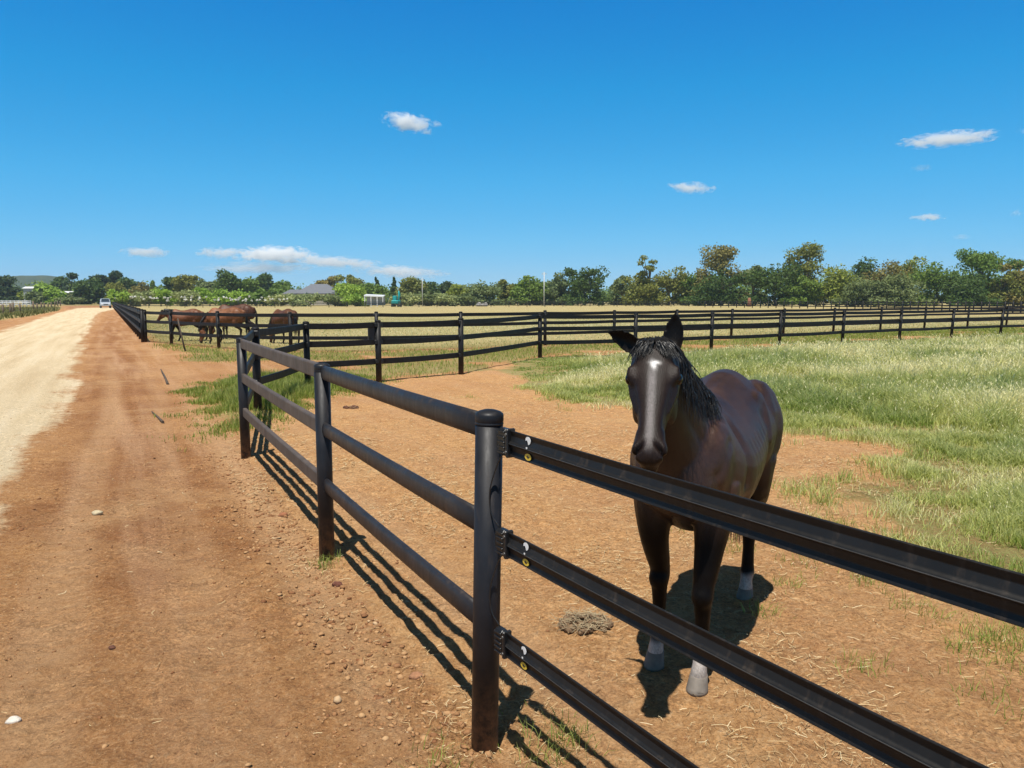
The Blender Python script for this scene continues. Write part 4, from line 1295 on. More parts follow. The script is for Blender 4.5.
def build_grass():
    rs = np.random.default_rng(21)
    field = blade_mat('paddock_grass', (.205, .305, .05), (.53, .56, .165), (.86, .80, .48))
    verge = blade_mat('green_grass', (.15, .23, .03), (.30, .38, .07), (.58, .56, .20))
    dryg = blade_mat('dry_grass', (.36, .36, .12), (.56, .54, .24), (.76, .72, .43))
    # paddock: tall seeding grass
    X, Y, S = [], [], []
    for (y0, y1, n) in ((3.2, 9, 130000), (9, 15, 110000), (15, 24, 90000), (24, 40, 70000)):
        x, y = scatter(int(n * 1.35), 0, min(33, y1 * .95 + .5), y0, y1, rs)
        X.append(x); Y.append(y); S.append(np.full(len(x), (y0 + y1) / 2))
    x, y, s = np.concatenate(X), np.concatenate(Y), np.concatenate(S)
    sd = poly_sdf(x, y, PADDOCK_G); e = fbm(x * 1.1, y * 1.1, 41, 4) - .5
    cl = fbm(x * 2.4, y * 2.4, 57, 4)
    edge = sstep(-.45, .9, sd + e * 2.2) * sstep(.30, .46, fbm(x * 3.1 + 5, y * 3.1, 87, 3) + .12 * sstep(.2, 2, sd))
    keep = (rs.uniform(0, 1, len(x)) < edge * (.35 + 1.3 * sstep(.3, .65, cl))) & in_view(x, y)
    x, y, sd, cl, s, edge = x[keep], y[keep], sd[keep], cl[keep], s[keep], edge[keep]
    n = len(x); d = np.hypot(x, y)
    big = fbm(x * .45, y * .45, 91, 3)
    h = (.10 + .22 * sstep(.4, 3.0, sd) * rs.uniform(.45, 1.2, n)) * (.7 + .7 * sstep(.35, .65, cl))
    
    lined = np.min(np.stack([np.abs(poly_sdf(x, y, [FRONT[i], FRONT[i + 1], FRONT[i]])) for i in range(3, 12)]), 0)
    mown = 1 - sstep(1.2, 3.4, lined + (big - .5) * 2)
    h = h * (1 - .62 * mown)
    w = np.clip(.0013 * d * .72, .0042, .03)
    rnd = np.clip(rs.uniform(0, 1, n) * .45 + (big - .5) * 1.7 + .24 + .18 * (cl < .45), 0, 1) * (1 - .8 * mown)
    rnd = np.where(sd < .3, np.clip(rnd + .15, 0, 1), rnd)
    heads = np.where((rs.uniform(0, 1, n) < (.28 * sstep(.4, .62, big) + .06) * (1 - mown)) & (h > .16), np.clip(w * 3.4, .02, .075), 0)
    blades('tall_grass', x, y, h, w, rnd, field, 'tall green and straw coloured seeding grass filling the right side of the paddock', 3, 1.0, heads)
    # sparse tufts creeping out over the bare dirt
    tx, ty = scatter(260, .2, 4.2, 2.0, 7.0, rs)
    q = poly_sdf(tx, ty, PADDOCK_G); k = (q > -1.5) & (q < .15) & (rs.uniform(0, 1, 260) < np.exp(q * 1.1)); tx, ty = tx[k], ty[k]
    sx, sy = scatter(60, 0, 5, 1.5, 6, rs); k = poly_sdf(sx, sy, SPARSE) > 0; tx = np.concatenate([tx, sx[k]]); ty = np.concatenate([ty, sy[k]])
    extra = [gp(330, 560), gp(322, 566), gp(556, 742), gp(548, 752), gp(566, 736), gp(600, 388), gp(690, 425), gp(565, 410), gp(470, 398), gp(440, 768), gp(875, 580), gp(868, 585), gp(980, 640), gp(960, 650), gp(1000, 655), gp(840, 500), gp(829, 505)]
    tx = np.concatenate([tx, [p[0] for p in extra]]); ty = np.concatenate([ty, [p[1] for p in extra]])
    m = 60; n = len(tx) * m
    rad = np.repeat(rs.uniform(.03, .11, len(tx)), m)
    x = np.repeat(tx, m) + rs.normal(0, 1, n) * rad; y = np.repeat(ty, m) + rs.normal(0, 1, n) * rad
    blades('grass_tufts', x, y, rs.uniform(.03, .11, n), np.full(n, .0035), rs.uniform(0, .9, n), verge, 'scattered green weeds and grass tufts on the bare paddock dirt', 4, 1.1)
    # green verge behind the fence corner, lane grass and grass at the horses' feet
    x, y = scatter(110000, -7, 0.5, 8, 17, rs)
    sd = poly_sdf(x, y, LEFT_G) + (fbm(x * 1.1, y * 1.1, 41, 4) - .5) * .9
    cl = fbm(x * 2.2, y * 2.2, 58, 4)
    k = (rs.uniform(0, 1, len(x)) < sstep(-.35, .7, sd + (cl - .5) * 1.6) * (.25 + .8 * sstep(.35, .6, cl))) & in_view(x, y)
    x, y, sd, cl = x[k], y[k], sd[k], cl[k]; n = len(x)
    blades('verge_grass', x, y, (.05 + .13 * sstep(0, .8, sd)) * rs.uniform(.5, 1.2, n) * (.6 + .8 * sstep(.3, .7, cl)), np.clip(.0009 * np.hypot(x, y), .005, .02),
           np.clip(rs.uniform(.05, .9, n) + (cl < .42) * .2, 0, 1), verge, 'bright green grass round the corner post of the near fence', 5, .6)
    x, y = scatter(230000, -20, 30, 14, 55, rs)
    lane = sstep(-.3, .6, poly_sdf(x, y, LANE_G)) * sstep(.38, .5, fbm(x * .35, y * .5, 77, 3) + .06)
    k = (rs.uniform(0, 1, len(x)) < lane) & in_view(x, y)
    x, y = x[k], y[k]; n = len(x); d = np.hypot(x, y)
    blades('lane_grass', x, y, rs.uniform(.04, .14, n), d * .0007, np.clip(rs.uniform(0, 1, n) * .7 + fbm(x * .4, y * .4, 6, 3) * .5 - .1, 0, 1), verge, 'short green grass along the lane between the two black fences', 6, .7)
    x, y = scatter(260000, -60, 60, 24, 80, rs)
    y = 24 + (y - 24) ** 1.0
    sd = poly_sdf(x, y, FIELD); k = (sd > .2) & in_view(x, y); x, y, sd = x[k], y[k], sd[k]; n = len(x); d = np.hypot(x, y)
    big = fbm(x * .16, y * .3, 8, 3)
    gg = rs.uniform(0, 1, n) * .6 + (big - .45) * 1.1 + .25 - .35 * (1 - sstep(0, 4, sd))
    blades('field_grass', x, y, rs.uniform(.03, .10, n) * (1 - .6 * sstep(50, 80, d)), d * .0009, np.clip(gg, 0, 1), dryg, 'dry straw coloured grass of the field beyond the black fences', 7, .8)
    x, y = scatter(30000, -120, -16, 38, 150, rs)
    sd = poly_sdf(x, y, LEFT_VERGE); k = (sd > 0) & in_view(x, y); x, y = x[k], y[k]; n = len(x); d = np.hypot(x, y)
    blades('roadside_grass', x, y, rs.uniform(.2, .65, n), d * .0014, np.clip(rs.uniform(0, .9, n), 0, 1), blade_mat('roadside_grass', (.09, .11, .03), (.19, .20, .065), (.42, .38, .18)), 'rank grass on the left verge around the old fence posts', 8, .6)

def build_debris():
    rs = np.random.default_rng(5)
    # straw: thin flat stalks lying on the dirt
    t = NT('straw'); r = t.attr('rnd', 'Fac'); t.set(base=t.ramp(r, [(0, (.30, .19, .09)), (.5, (.48, .34, .17)), (.85, (.60, .47, .26)), (1, (.74, .63, .40))]), rough=.7, spec=.3)
    X, Y = scatter(250000, -7, 6.5, 1.0, 16, rs)
    d = np.hypot(X, Y)
    right = poly_sdf(X, Y, [PA, PB, PC] + FRONT + [(40, 8), (PD[0] + 4, -2.9), PD]) > -.25
    left = poly_sdf(X, Y, [gp(*p) for p in ((150, 350), (250, 360), (300, 420), (250, 470), (335, 560), (480, 745), (420, 745), (290, 560), (215, 450), (165, 400))]) > 0
    patch = fbm(X * 1.7, Y * 1.7, 71, 4)
    p = np.where(right, .16 + .84 * sstep(.45, .66, patch), np.where(left, .5 * sstep(.45, .65, patch), .012)) * np.clip(1.25 - d / 14, .1, 1)
    p = p * (poly_sdf(X, Y, ROAD) < -.3)
    k = (rs.uniform(0, 1, len(X)) < p) & in_view(X, Y)
    x, y = X[k], Y[k]; n = len(x); d = np.hypot(x, y)
    z = ground_z(x, y)
    L = rs.uniform(.015, .085, n) * rs.uniform(.3, 1, n); a = rs.uniform(0, 6.283, n); w = np.clip(.0006 * d, .001, .005)
    dz = rs.normal(0, .12, n)
    c, s = np.cos(a), np.sin(a)
    lift = .004 + rs.uniform(0, .012, n)
    V = np.zeros((n, 6, 3))
    curve = rs.normal(0, .18, n) * L
    for i, (tt, o) in enumerate(((-.5, -1), (-.5, 1), (0, -1), (0, 1), (.5, -1), (.5, 1))):
        cv = curve * (1 - (tt * 2) ** 2)
        V[:, i, 0] = x + c * L * tt - s * (w * o * .5 + cv); V[:, i, 1] = y + s * L * tt + c * (w * o * .5 + cv)
        V[:, i, 2] = z + lift + np.abs(dz) * L * (tt + .5) + .0004 * o
    q = np.arange(n)[:, None, None] * 6 + np.array([[[0, 1, 3, 2], [2, 3, 5, 4]]])
    me = np_mesh('straw', V.reshape(-1, 3), q.reshape(-1, 4), False, {'rnd': np.repeat(rs.uniform(0, 1, n), 6)})
    tag(link_mesh('straw', me, t.m), 'pale straw stalks strewn over the paddock dirt', 'straw', kind='stuff')
    # clods and gravel
    ico = [(0, 0, 1), (.894, 0, .447), (.276, .851, .447), (-.724, .526, .447), (-.724, -.526, .447), (.276, -.851, .447), (.724, .526, -.447), (-.276, .851, -.447), (-.894, 0, -.447), (-.276, -.851, -.447), (.724, -.526, -.447), (0, 0, -1)]
    icf = [(0, 1, 2), (0, 2, 3), (0, 3, 4), (0, 4, 5), (0, 5, 1), (1, 6, 2), (2, 6, 7), (2, 7, 3), (3, 7, 8), (3, 8, 4), (4, 8, 9), (4, 9, 5), (5, 9, 10), (5, 10, 1), (1, 10, 6), (11, 7, 6), (11, 8, 7), (11, 9, 8), (11, 10, 9), (11, 6, 10)]
    ico = np.array(ico); icf = np.array(icf)
    def lumps(name, x, y, r, mat, label, cat, flat=.6):
        n = len(x); z = ground_z(x, y)
        sc = r[:, None] * rs.uniform(.6, 1.3, (n, 3)); sc[:, 2] *= flat
        a = rs.uniform(0, 6.28, n)
        P = ico[None] * rs.uniform(.72, 1.25, (n, 12, 1)) * sc[:, None, :]
        c, s = np.cos(a)[:, None], np.sin(a)[:, None]
        V = np.stack([x[:, None] + P[..., 0] * c - P[..., 1] * s, y[:, None] + P[..., 0] * s + P[..., 1] * c, z[:, None] + P[..., 2] + sc[:, 2:3] * .25], -1)
        f = np.arange(n)[:, None, None] * 12 + icf[None]
        me = np_mesh(name, V.reshape(-1, 3), f.reshape(-1, 3), False, {'rnd': np.repeat(rs.uniform(0, 1, n), 12)})
        tag(link_mesh(name, me, mat), label, cat, kind='stuff')
    t = NT('clod'); r = t.attr('rnd', 'Fac'); t.set(base=t.ramp(r, [(0, (.20, .09, .042)), (.5, (.34, .18, .085)), (.97, (.46, .28, .14)), (1, (.54, .40, .25))]), rough=.95, spec=.1, normal=t.bump(t.noise(t.coord(), 70, 4), .4, .01))
    CL = t.m
    X, Y = scatter(260000, -7.5, 6, 1.2, 14, rs)
    d = np.hypot(X, Y)
    ln = np.minimum(np.abs(poly_sdf(X, Y, [PA, PB, PA])), np.abs(poly_sdf(X, Y, [PB, PC, PB])))
    sideL = poly_sdf(X, Y, [PA, PB, PC] + FRONT + [(40, 8), (PD[0] + 4, -2.9), PD]) < 0
    patch = fbm(X * 1.3, Y * 1.3, 14, 4)
    p = np.where(sideL, .10 + .5 * sstep(.42, .7, patch) + .8 * np.exp(-(ln / .55) ** 2), .03 + .10 * sstep(.5, .7, patch))
    p = p * np.clip(1.3 - d / 11, .05, 1) * np.where(poly_sdf(X, Y, ROAD) > .2, .12, 1) * (poly_sdf(X, Y, PADDOCK_G) < 0)
    k = (rs.uniform(0, 1, len(X)) < p) & in_view(X, Y)
    x, y, ln = X[k], Y[k], ln[k]
    r = .0018 + .0034 * rs.exponential(.6, len(x)) * (1 + 1.6 * np.exp(-(ln / .5) ** 2))
    r = np.minimum(r, .020)
    lumps('gravel', x, y, r, CL, 'red clods and gravel scattered over the dirt verge', 'gravel')
    # a few rocks one can point at
    def rock(u, v, r, col, label, nm='rock'):
        x, y = gp(u, v); rr = np.random.default_rng(int(u + v))
        import bmesh
        bm = bmesh.new(); bmesh.ops.create_icosphere(bm, subdivisions=3, radius=1)
        for q in bm.verts:
            k = .75 + .5 * float(fbm(np.array([q.co.x * 1.3 + u]), np.array([q.co.y * 1.3 + q.co.z * 1.7]), 3, 3)[0])
            q.co = Vector((q.co.x * r * k * 1.25, q.co.y * r * k, q.co.z * r * k * .72))
        me = bpy.data.meshes.new(nm); bm.to_mesh(me); bm.free()
        me.polygons.foreach_set('use_smooth', [True] * len(me.polygons))
        o = link_mesh(nm, me, simple('rock_' + nm, col, .95, .3, 40, .5)); o.location = (x, y, gz(x, y) + r * .25); tag(o, label, 'rock')
    rock(283, 516, .028, (.30, .12, .055), 'rounded red clod on the verge left of the second fence post')
    rock(337, 582, .026, (.14, .05, .03), 'dark red clod below the foot of the second fence post')
    rock(416, 677, .024, (.33, .16, .08), 'brown clod on the verge left of the nearest post')
    rock(13, 718, .022, (.62, .57, .50), 'white pebble at the lower left frame edge')
    rock(97, 514, .032, (.50, .42, .27), 'flat pale stone on the left side of the dirt verge')
    rock(112, 651, .014, (.12, .05, .03), 'small dark stone in the middle of the lower left dirt')
    # dried manure
    def heap(u, v, r, label, n, big=.020, col=(.19, .12, .065)):
        x0, y0 = gp(u, v); root = empty('manure_pile', (x0, y0, gz(x0, y0))); tag(root, label, 'manure')
        m = MB(); q = random.Random(int(u))
        for i in range(n):
            a = q.uniform(0, 6.28); d = r * q.random() ** .6
            b = big * q.uniform(.6, 1.25)
            zz = max(0, (1 - d / r)) * r * .38 * q.random() + b * .3
            c = Vector((d * math.cos(a) * 1.25, d * math.sin(a), zz))
            rt = Matrix.Rotation(q.uniform(0, 3), 3, 'Z') @ Matrix.Rotation(q.uniform(0, 2), 3, 'X')
            vs = [c + rt @ (Vector(p) * b * q.uniform(.8, 1.15)) for p in ico]
            m.add(vs, [tuple(f) for f in icf], False)
        m.build('clump', simple('dry_manure', col, .95, .5, 60, .5), root)
        s = MB()
        for i in range(int(n * 1.4)):
            a = q.uniform(0, 6.28); d = r * 1.15 * q.random() ** .5; p = Vector((d * math.cos(a) * 1.2, d * math.sin(a), max(0, (1 - d / r)) * r * .3 + .02)); g = q.uniform(0, 6.28)
            s.tube([p, p + Vector((math.cos(g), math.sin(g), q.uniform(-.3, .5))) * q.uniform(.03, .07)], .0013, 4)
        s.build('stalk', simple('manure_straw', (.42, .33, .2), .8, .3), root)
    heap(585, 628, .105, 'crumbly grey brown manure pile in front of the dark horse', 120, .016)
    heap(351, 409, .085, 'small dark manure lump on the bare dirt behind the second fence post', 16, .032, (.13, .06, .035))
    # sticks
    BK = simple('dead_stick', (.085, .062, .045), .9, .4, 30, .3)
    def stick(pts, r, label):
        ps = [Vector((*gp(u, v), 0)) + Vector((0, 0, z)) for u, v, z in pts]
        o0 = ps[0].copy(); m = MB()
        m.tube([p - o0 for p in ps], [r * (1 - .6 * i / (len(ps) - 1)) for i in range(len(ps))], 7)
        o = m.build('stick', BK, None); o.location = o0; tag(o, label, 'stick')
    stick(((168, 385, .01), (165, 379, .05), (161, 372, .06)), .028, 'dark broken stick lying on the verge, the farther of two')
    stick(((163, 423, .012), (158, 418, .012), (152, 413, .02)), .02, 'thin grey stick lying on the red dirt, the nearer of two')
    x, y = gp(185.5, 351); m = MB(); m.tube([(0, 0, -.05), (-.16, .1, .55), (-.29, .2, 1.05)], [.028, .026, .022], 7)
    o = m.build('stake', BK, None); o.location = (x, y, 0); tag(o, 'thin dark stake leaning in the grass before the bay horses', 'stake')
# ------------------------------------------------------------------ far things
def place(name, u, d, label, cat, rz=0.0, z=0.0):
    x, y = at(u, d); r = empty(name, (x, y, z), rz); tag(r, label, cat); return r

def build_far_things():
    WHITE = simple('white_paint', (.74, .75, .76), .35, .06); SILVER = simple('silver_car_paint', (.42, .46, .52), .3, .08); GREY = simple('grey_metal', (.34, .36, .38), .45, .15)
    GLASS = simple('dark_glass', (.03, .045, .065), .08, .1); RUB = simple('tyre_rubber', (.02, .02, .02), .8, .2)
    ROOF = simple('slate_grey_roof', (.13, .14, .165), .6, .2, 3); BRICK = simple('cream_wall', (.46, .42, .36), .85, .1, 4)
    TEAL = simple('teal_paint', (.012, .30, .30), .4, .15); DK = simple('dark_machine_metal', (.03, .03, .032), .55, .3)
    LAMP = simple('headlamp', (.7, .7, .68), .15, .05); TIM = simple('pale_timber', (.5, .48, .44), .8, .15)
    # parked white utility, seen from its front
    r = place('parked_vehicle', 105.5, 158, 'silver white utility vehicle parked at the bend of the dirt road', 'vehicle', R(-60)); r.scale = (1.05,) * 3
    def hull(secs, name, mat, par):      # cross sections along +x (front): (x, half width, z0, z1, half width on top)
        m = MB(); vs = []
        for x, w, z0, z1, wt in secs: vs += [(x, -w, z0), (x, w, z0), (x, w * 1.0, (z0 + z1) / 2), (x, wt, z1), (x, -wt, z1), (x, -w * 1.0, (z0 + z1) / 2)]
        fs = [(5, 4, 3, 2, 1, 0), tuple((len(secs) - 1) * 6 + k for k in range(6))]
        for i in range(len(secs) - 1):
            for k in range(6): fs.append((i * 6 + k, i * 6 + (k + 1) % 6, i * 6 + 6 + (k + 1) % 6, i * 6 + 6 + k))
        m.add(vs, fs); o = m.build(name, mat, par); b = o.modifiers.new('b', 'BEVEL'); b.width = .05; b.segments = 2; return o
    hull([(-2.5, .88, .55, 1.15, .86), (-.6, .93, .45, 1.2, .9), (.9, .93, .42, 1.18, .88), (1.9, .92, .45, 1.08, .84), (2.35, .86, .5, .95, .76), (2.5, .8, .52, .8, .7)], 'body', SILVER, r)
    hull([(-.9, .86, 1.17, 1.75, .7), (-.2, .86, 1.17, 1.86, .72), (.45, .86, 1.17, 1.84, .7), (1.15, .84, 1.15, 1.24, .8)], 'cabin', SILVER, r)
    m = MB(); m.add([(1.17, -.74, 1.25), (1.17, .74, 1.25), (.50, .64, 1.82), (.50, -.64, 1.82), (1.13, -.74, 1.22), (1.13, .74, 1.22), (.46, .64, 1.79), (.46, -.64, 1.79)], [(0, 1, 2, 3), (7, 6, 5, 4), (0, 4, 5, 1), (2, 6, 7, 3), (1, 5, 6, 2), (0, 3, 7, 4)]); m.build('windscreen', GLASS, r)
    for s in (1, -1):
        m = MB(); m.add([(-.7, s * .87, 1.24), (.75, s * .87, 1.24), (.35, s * .765, 1.75), (-.6, s * .765, 1.75), (-.7, s * .83, 1.24), (.75, s * .83, 1.24), (.35, s * .73, 1.75), (-.6, s * .73, 1.75)], [(0, 1, 2, 3), (7, 6, 5, 4), (0, 4, 5, 1), (2, 6, 7, 3), (1, 5, 6, 2), (0, 3, 7, 4)]); m.build('side_window', GLASS, r)
        m = MB(); m.box((2.42, s * .62, .82), (.14, .3, .16), 0, .03); m.build('headlight', LAMP, r)
        for x in (1.55, -1.6):
            w = MB(); w.tube([(x, s * .70, .38), (x, s * .95, .38)], .38, 18); wo = w.build('wheel', RUB, r)
            w = MB(); w.tube([(x, s * .93, .38), (x, s * .965, .38)], .22, 14); w.build('rim', GREY, wo)
    m = MB(); m.box((2.5, 0, .74), (.06, .8, .2), 0, .02); m.build('grille', DK, r)
    m = MB(); m.box((2.5, 0, .55), (.14, 1.7, .16), 0, .04); m.build('bumper', GREY, r)
    # house
    r = place('house', 320, 245, 'low house with a grey hip roof behind the hedge', 'house', R(4))
    W, D = 12.6, 9
    ze, zr = zat(293, 245), zat(284, 245)
    m = MB(); m.box((0, 0, ze / 2), (W, D, ze)); m.build('wall', BRICK, r)
    m = MB(); e = .7; m.add([(-W / 2 - e, -D / 2 - e, ze - .1), (W / 2 + e, -D / 2 - e, ze - .1), (W / 2 + e, D / 2 + e, ze - .1), (-W / 2 - e, D / 2 + e, ze - .1), (-2.4, 0, zr), (2.4, 0, zr), (-W / 2 - e, -D / 2 - e, ze - .35), (W / 2 + e, -D / 2 - e, ze - .35), (W / 2 + e, D / 2 + e, ze - .35), (-W / 2 - e, D / 2 + e, ze - .35)],
        [(0, 1, 5, 4), (1, 2, 5), (2, 3, 4, 5), (3, 0, 4), (6, 7, 1, 0), (7, 8, 2, 1), (8, 9, 3, 2), (9, 6, 0, 3), (9, 8, 7, 6)]); m.build('roof', ROOF, r)
    for x in (-4.4, -1.4, 2.2, 4.8):
        m = MB(); m.box((x, -D / 2 - .03, ze * .55), (1.5, .1, 1.1)); f = m.build('window', WHITE, r)
        m = MB(); m.box((x, -D / 2 - .085, ze * .55), (1.3, .03, .9)); m.build('pane', GLASS, f)
    # lower wing on the left
    m = MB(); m.box((-8.6, 1.5, ze * .45), (5.2, 6, ze * .9)); m.build('wing_wall', BRICK, r)
    m = MB(); zz = ze * .9; m.add([(-11.7, -2, zz), (-5.6, -2, zz), (-5.6, 5, zz), (-11.7, 5, zz), (-9.5, 1.5, zz + 1.5), (-6, 1.5, zz + 1.5)], [(0, 1, 5, 4), (1, 2, 5), (2, 3, 4, 5), (3, 0, 4), (3, 2, 1, 0)]); m.build('wing_roof', ROOF, r)
    # farm buildings far left
    for (u, d, w, v1, v0, lab, wallm) in ((33.5, 300, 4.6, 286.6, 291.5, 'small white roofed farm building beside the bright yellow bush', GREY), (68, 300, 7.5, 291.2, 295.5, 'low pale farm shed right of the light green round tree', BRICK)):
        r = place('farm_building', u, d, lab, 'building')
        zt, ze = zat(v1, d), zat(v1 + 1.6, d)
        m = MB(); m.box((0, 0, ze / 2), (w, 4, ze)); m.build('wall', wallm, r)
        m = MB(); m.add([(-w / 2 - .4, -2.5, ze - .1), (w / 2 + .4, -2.5, ze - .1), (w / 2 + .4, 2.5, ze - .1), (-w / 2 - .4, 2.5, ze - .1), (-w / 2 - .4, 0, zt), (w / 2 + .4, 0, zt)], [(0, 1, 5, 4), (2, 3, 4, 5), (3, 0, 4), (1, 2, 5), (3, 2, 1, 0)]); m.build('roof', WHITE, r)
        m = MB(); m.box((.6, -2.03, ze * .45), (1.2, .08, ze * .7)); m.build('door', DK, r)
    # white open shelter
    r = place('shelter', 375, 190, 'white flat roofed shelter between the house and the teal excavator', 'shelter')
    zt = zat(294.5, 190)
    m = MB(); m.add([(-2.4, -1.5, zt - .15), (2.4, -1.5, zt - .35), (2.4, 1.5, zt - .1), (-2.4, 1.5, zt + .1), (-2.4, -1.5, zt - .45), (2.4, -1.5, zt - .65), (2.4, 1.5, zt - .2), (-2.4, 1.5, zt)], [(0, 1, 2, 3), (7, 6, 5, 4), (0, 4, 5, 1), (1, 5, 6, 2), (2, 6, 7, 3), (3, 7, 4, 0)]); m.build('roof', WHITE, r)
    m = MB(); m.box((0, 1.4, (zt - .7) / 2 + .3), (4.6, .06, zt - 1.1)); m.build('back_wall', GREY, r)
    for x in (-2.2, -.7, .8, 2.2):
        m = MB(); m.box((x, -1.4, (zt - .5) / 2), (.16, .16, zt - .5)); m.build('post', WHITE, r)
    # excavator with its arm folded
    r = place('excavator', 396.5, 185, 'teal excavator with folded raised arm parked behind the distant fence', 'excavator', R(80))
    for s in (1, -1):
        m = MB(); P = [(-1.35, .33), (-1.15, .62), (1.15, .62), (1.35, .33), (1.15, .05), (-1.15, .05)]
        m.add([(x, s * .55, z) for x, z in P] + [(x, s * .95, z) for x, z in P], [tuple(range(6)), tuple(range(11, 5, -1))] + [(i, (i + 1) % 6, 6 + (i + 1) % 6, 6 + i) for i in range(6)]); m.build('track', DK, r)
    m = MB(); m.box((-.35, 0, 1.15), (2.1, 1.75, .85), 0, .15); m.build('body', TEAL, r)
    m = MB(); m.box((.25, .42, 2.0), (1.2, .85, 1.3), 0, .1); cb = m.build('cab', TEAL, r)
    for c, s in (((.86, .42, 2.1), (.04, .7, .95)), ((.25, .86, 2.1), (.9, .04, .9))):
        m = MB(); m.box(c, s); m.build('window', GLASS, cb)
    m = MB(); m.tube([(.6, -.3, 1.4), (1.2, -.3, 2.7), (.9, -.3, 3.75)], [.22, .24, .16], 8); m.build('boom', TEAL, r)
    m = MB(); m.tube([(.9, -.3, 3.75), (1.75, -.3, 3.2), (2.0, -.3, 2.5)], [.15, .16, .1], 8); m.build('arm', TEAL, r)
    m = MB(); m.box((1.9, -.3, 2.15), (.5, .7, .55), 0, .15); m.build('bucket', DK, r)
    # poles
    POLE = simple('pale_pole', (.52, .52, .50), .6, .1)
    for (u, d, vt, rad, lab) in ((544, 200, 272, .15, 'tall white utility pole standing before the treeline'), (422.5, 200, 277.5, .10, 'thin grey pole behind the hedge right of the teal excavator')):
        r = place('utility_pole', u, d, lab, 'pole'); h = zat(vt, d)
        m = MB(); m.tube([(0, 0, -.3), (0, 0, h)], [rad, rad * .7], 10); m.build('pole', POLE, r)
        m = MB(); m.box((0, 0, h - .5), (1.3 if rad > .12 else .9, .1, .12)); m.build('crossarm', POLE, r)
        m = MB()
        for x in (-.5, .5): m.tube([(x * (1 if rad > .12 else .7), 0, h - .44), (x * (1 if rad > .12 else .7), 0, h - .22)], .05, 8)
        m.build('insulator', GREY, r)
    # grey heap, rusty stump, white rails
    r_ = MB(); rr = random.Random(3)
    for i in range(9): blob_into(r_, (rr.uniform(-1, 1), rr.uniform(-.5, .5), rr.uniform(.1, .5)), (rr.uniform(.4, .8), .6, rr.uniform(.4, .7)), None, 10)
    o = r_.build('boulder_heap', simple('grey_boulder', (.36, .34, .33), .9, .3, 3, .4), None); x, y = at(482, 200); o.location = (x, y, 0); tag(o, 'pale grey boulder heap in front of the wide grey green gum', 'boulders')
    x, y = at(749, 195); m = MB(); m.tube([(0, 0, -.1), (.08, 0, 1.0), (0, 0, 2.2)], [.62, .48, .3], 9); o = m.build('tree_stump', simple('rusty_bark', (.24, .10, .055), .9, .3, 5, .3), None); o.location = (x, y, 0); tag(o, 'rust brown tree stump at the edge of the gums behind the dark horse', 'stump')
    pts = [at(u, 205) for u in np.linspace(-30, 31, 16)]
    r = empty('white_fence', (pts[0][0], pts[0][1], 0)); tag(r, 'pale white rail fence along the far field at the left frame edge', 'fence')
    L = [Vector((p[0] - pts[0][0], p[1] - pts[0][1], 0)) for p in pts]
    for p in L:
        m = MB(); m.box(p + Vector((0, 0, .75)), (.18, .18, 1.5)); m.build('post', WHITE, r)
    for z in (.5, .95, 1.35):
        m = MB(); m.tube([p + Vector((0, -.1, z)) for p in L], .11, 6); m.build('rail', WHITE, r)
    # standing pale blossoms in the hedge row
    rs = np.random.default_rng(3); B = []
    for u in list(rs.uniform(116, 292, 60)):
        x, y = at(u, rs.uniform(186, 192)); B.append((x, y, rs.uniform(1.4, 2.6), .22, .22, .2, .5))
    t = simple('white_blossom', (.70, .70, .64), .7, .1)
    o = link_mesh('white_blossom', crown_mesh('white_blossom', B, 26, .16, rs), t); tag(o, 'white blossom dotted along the far hedge behind the horses', 'blossom', kind='stuff')

def build_hills():
    nx, ny = 120, 16
    us = np.linspace(-230, 118, nx)
    V = []
    for j in range(ny):
        t = j / (ny - 1)
        for i, u in enumerate(us):
            d = 1250 + 350 * t
            prof = np.interp(u, [-230, -140, -60, 4, 20, 40, 64, 80, 118], [288, 280, 277, 276.5, 275.4, 275.2, 276.6, 284, 300]) + 1.2 * (float(fbm(np.array([u * .06]), np.array([1.]), 3, 3)[0]) - .5)
            h = max(0, zat(prof, 1600)) * math.sin(t * math.pi / 2) ** .8
            x, y = at(u, d); V.append((x, y, h - 2 + 2.5 * float(fbm(np.array([x * .01]), np.array([y * .01]), 5, 4)[0]) * t))
    idx = np.arange(nx * ny).reshape(ny, nx)
    q = np.stack([idx[:-1, :-1], idx[:-1, 1:], idx[1:, 1:], idx[1:, :-1]], -1).reshape(-1, 4)
    me = np_mesh('hills', np.array(V), q, True)
    t = NT('forested_hill'); n = t.noise(t.pos(), .05, 6, .65)
    t.set(base=t.ramp(n, [(.35, (.028, .045, .022)), (.65, (.065, .085, .04))]), rough=.95, spec=.1, normal=t.bump(n, .8, 5))
    tag(link_mesh('hills', me, t.m), kind='structure')

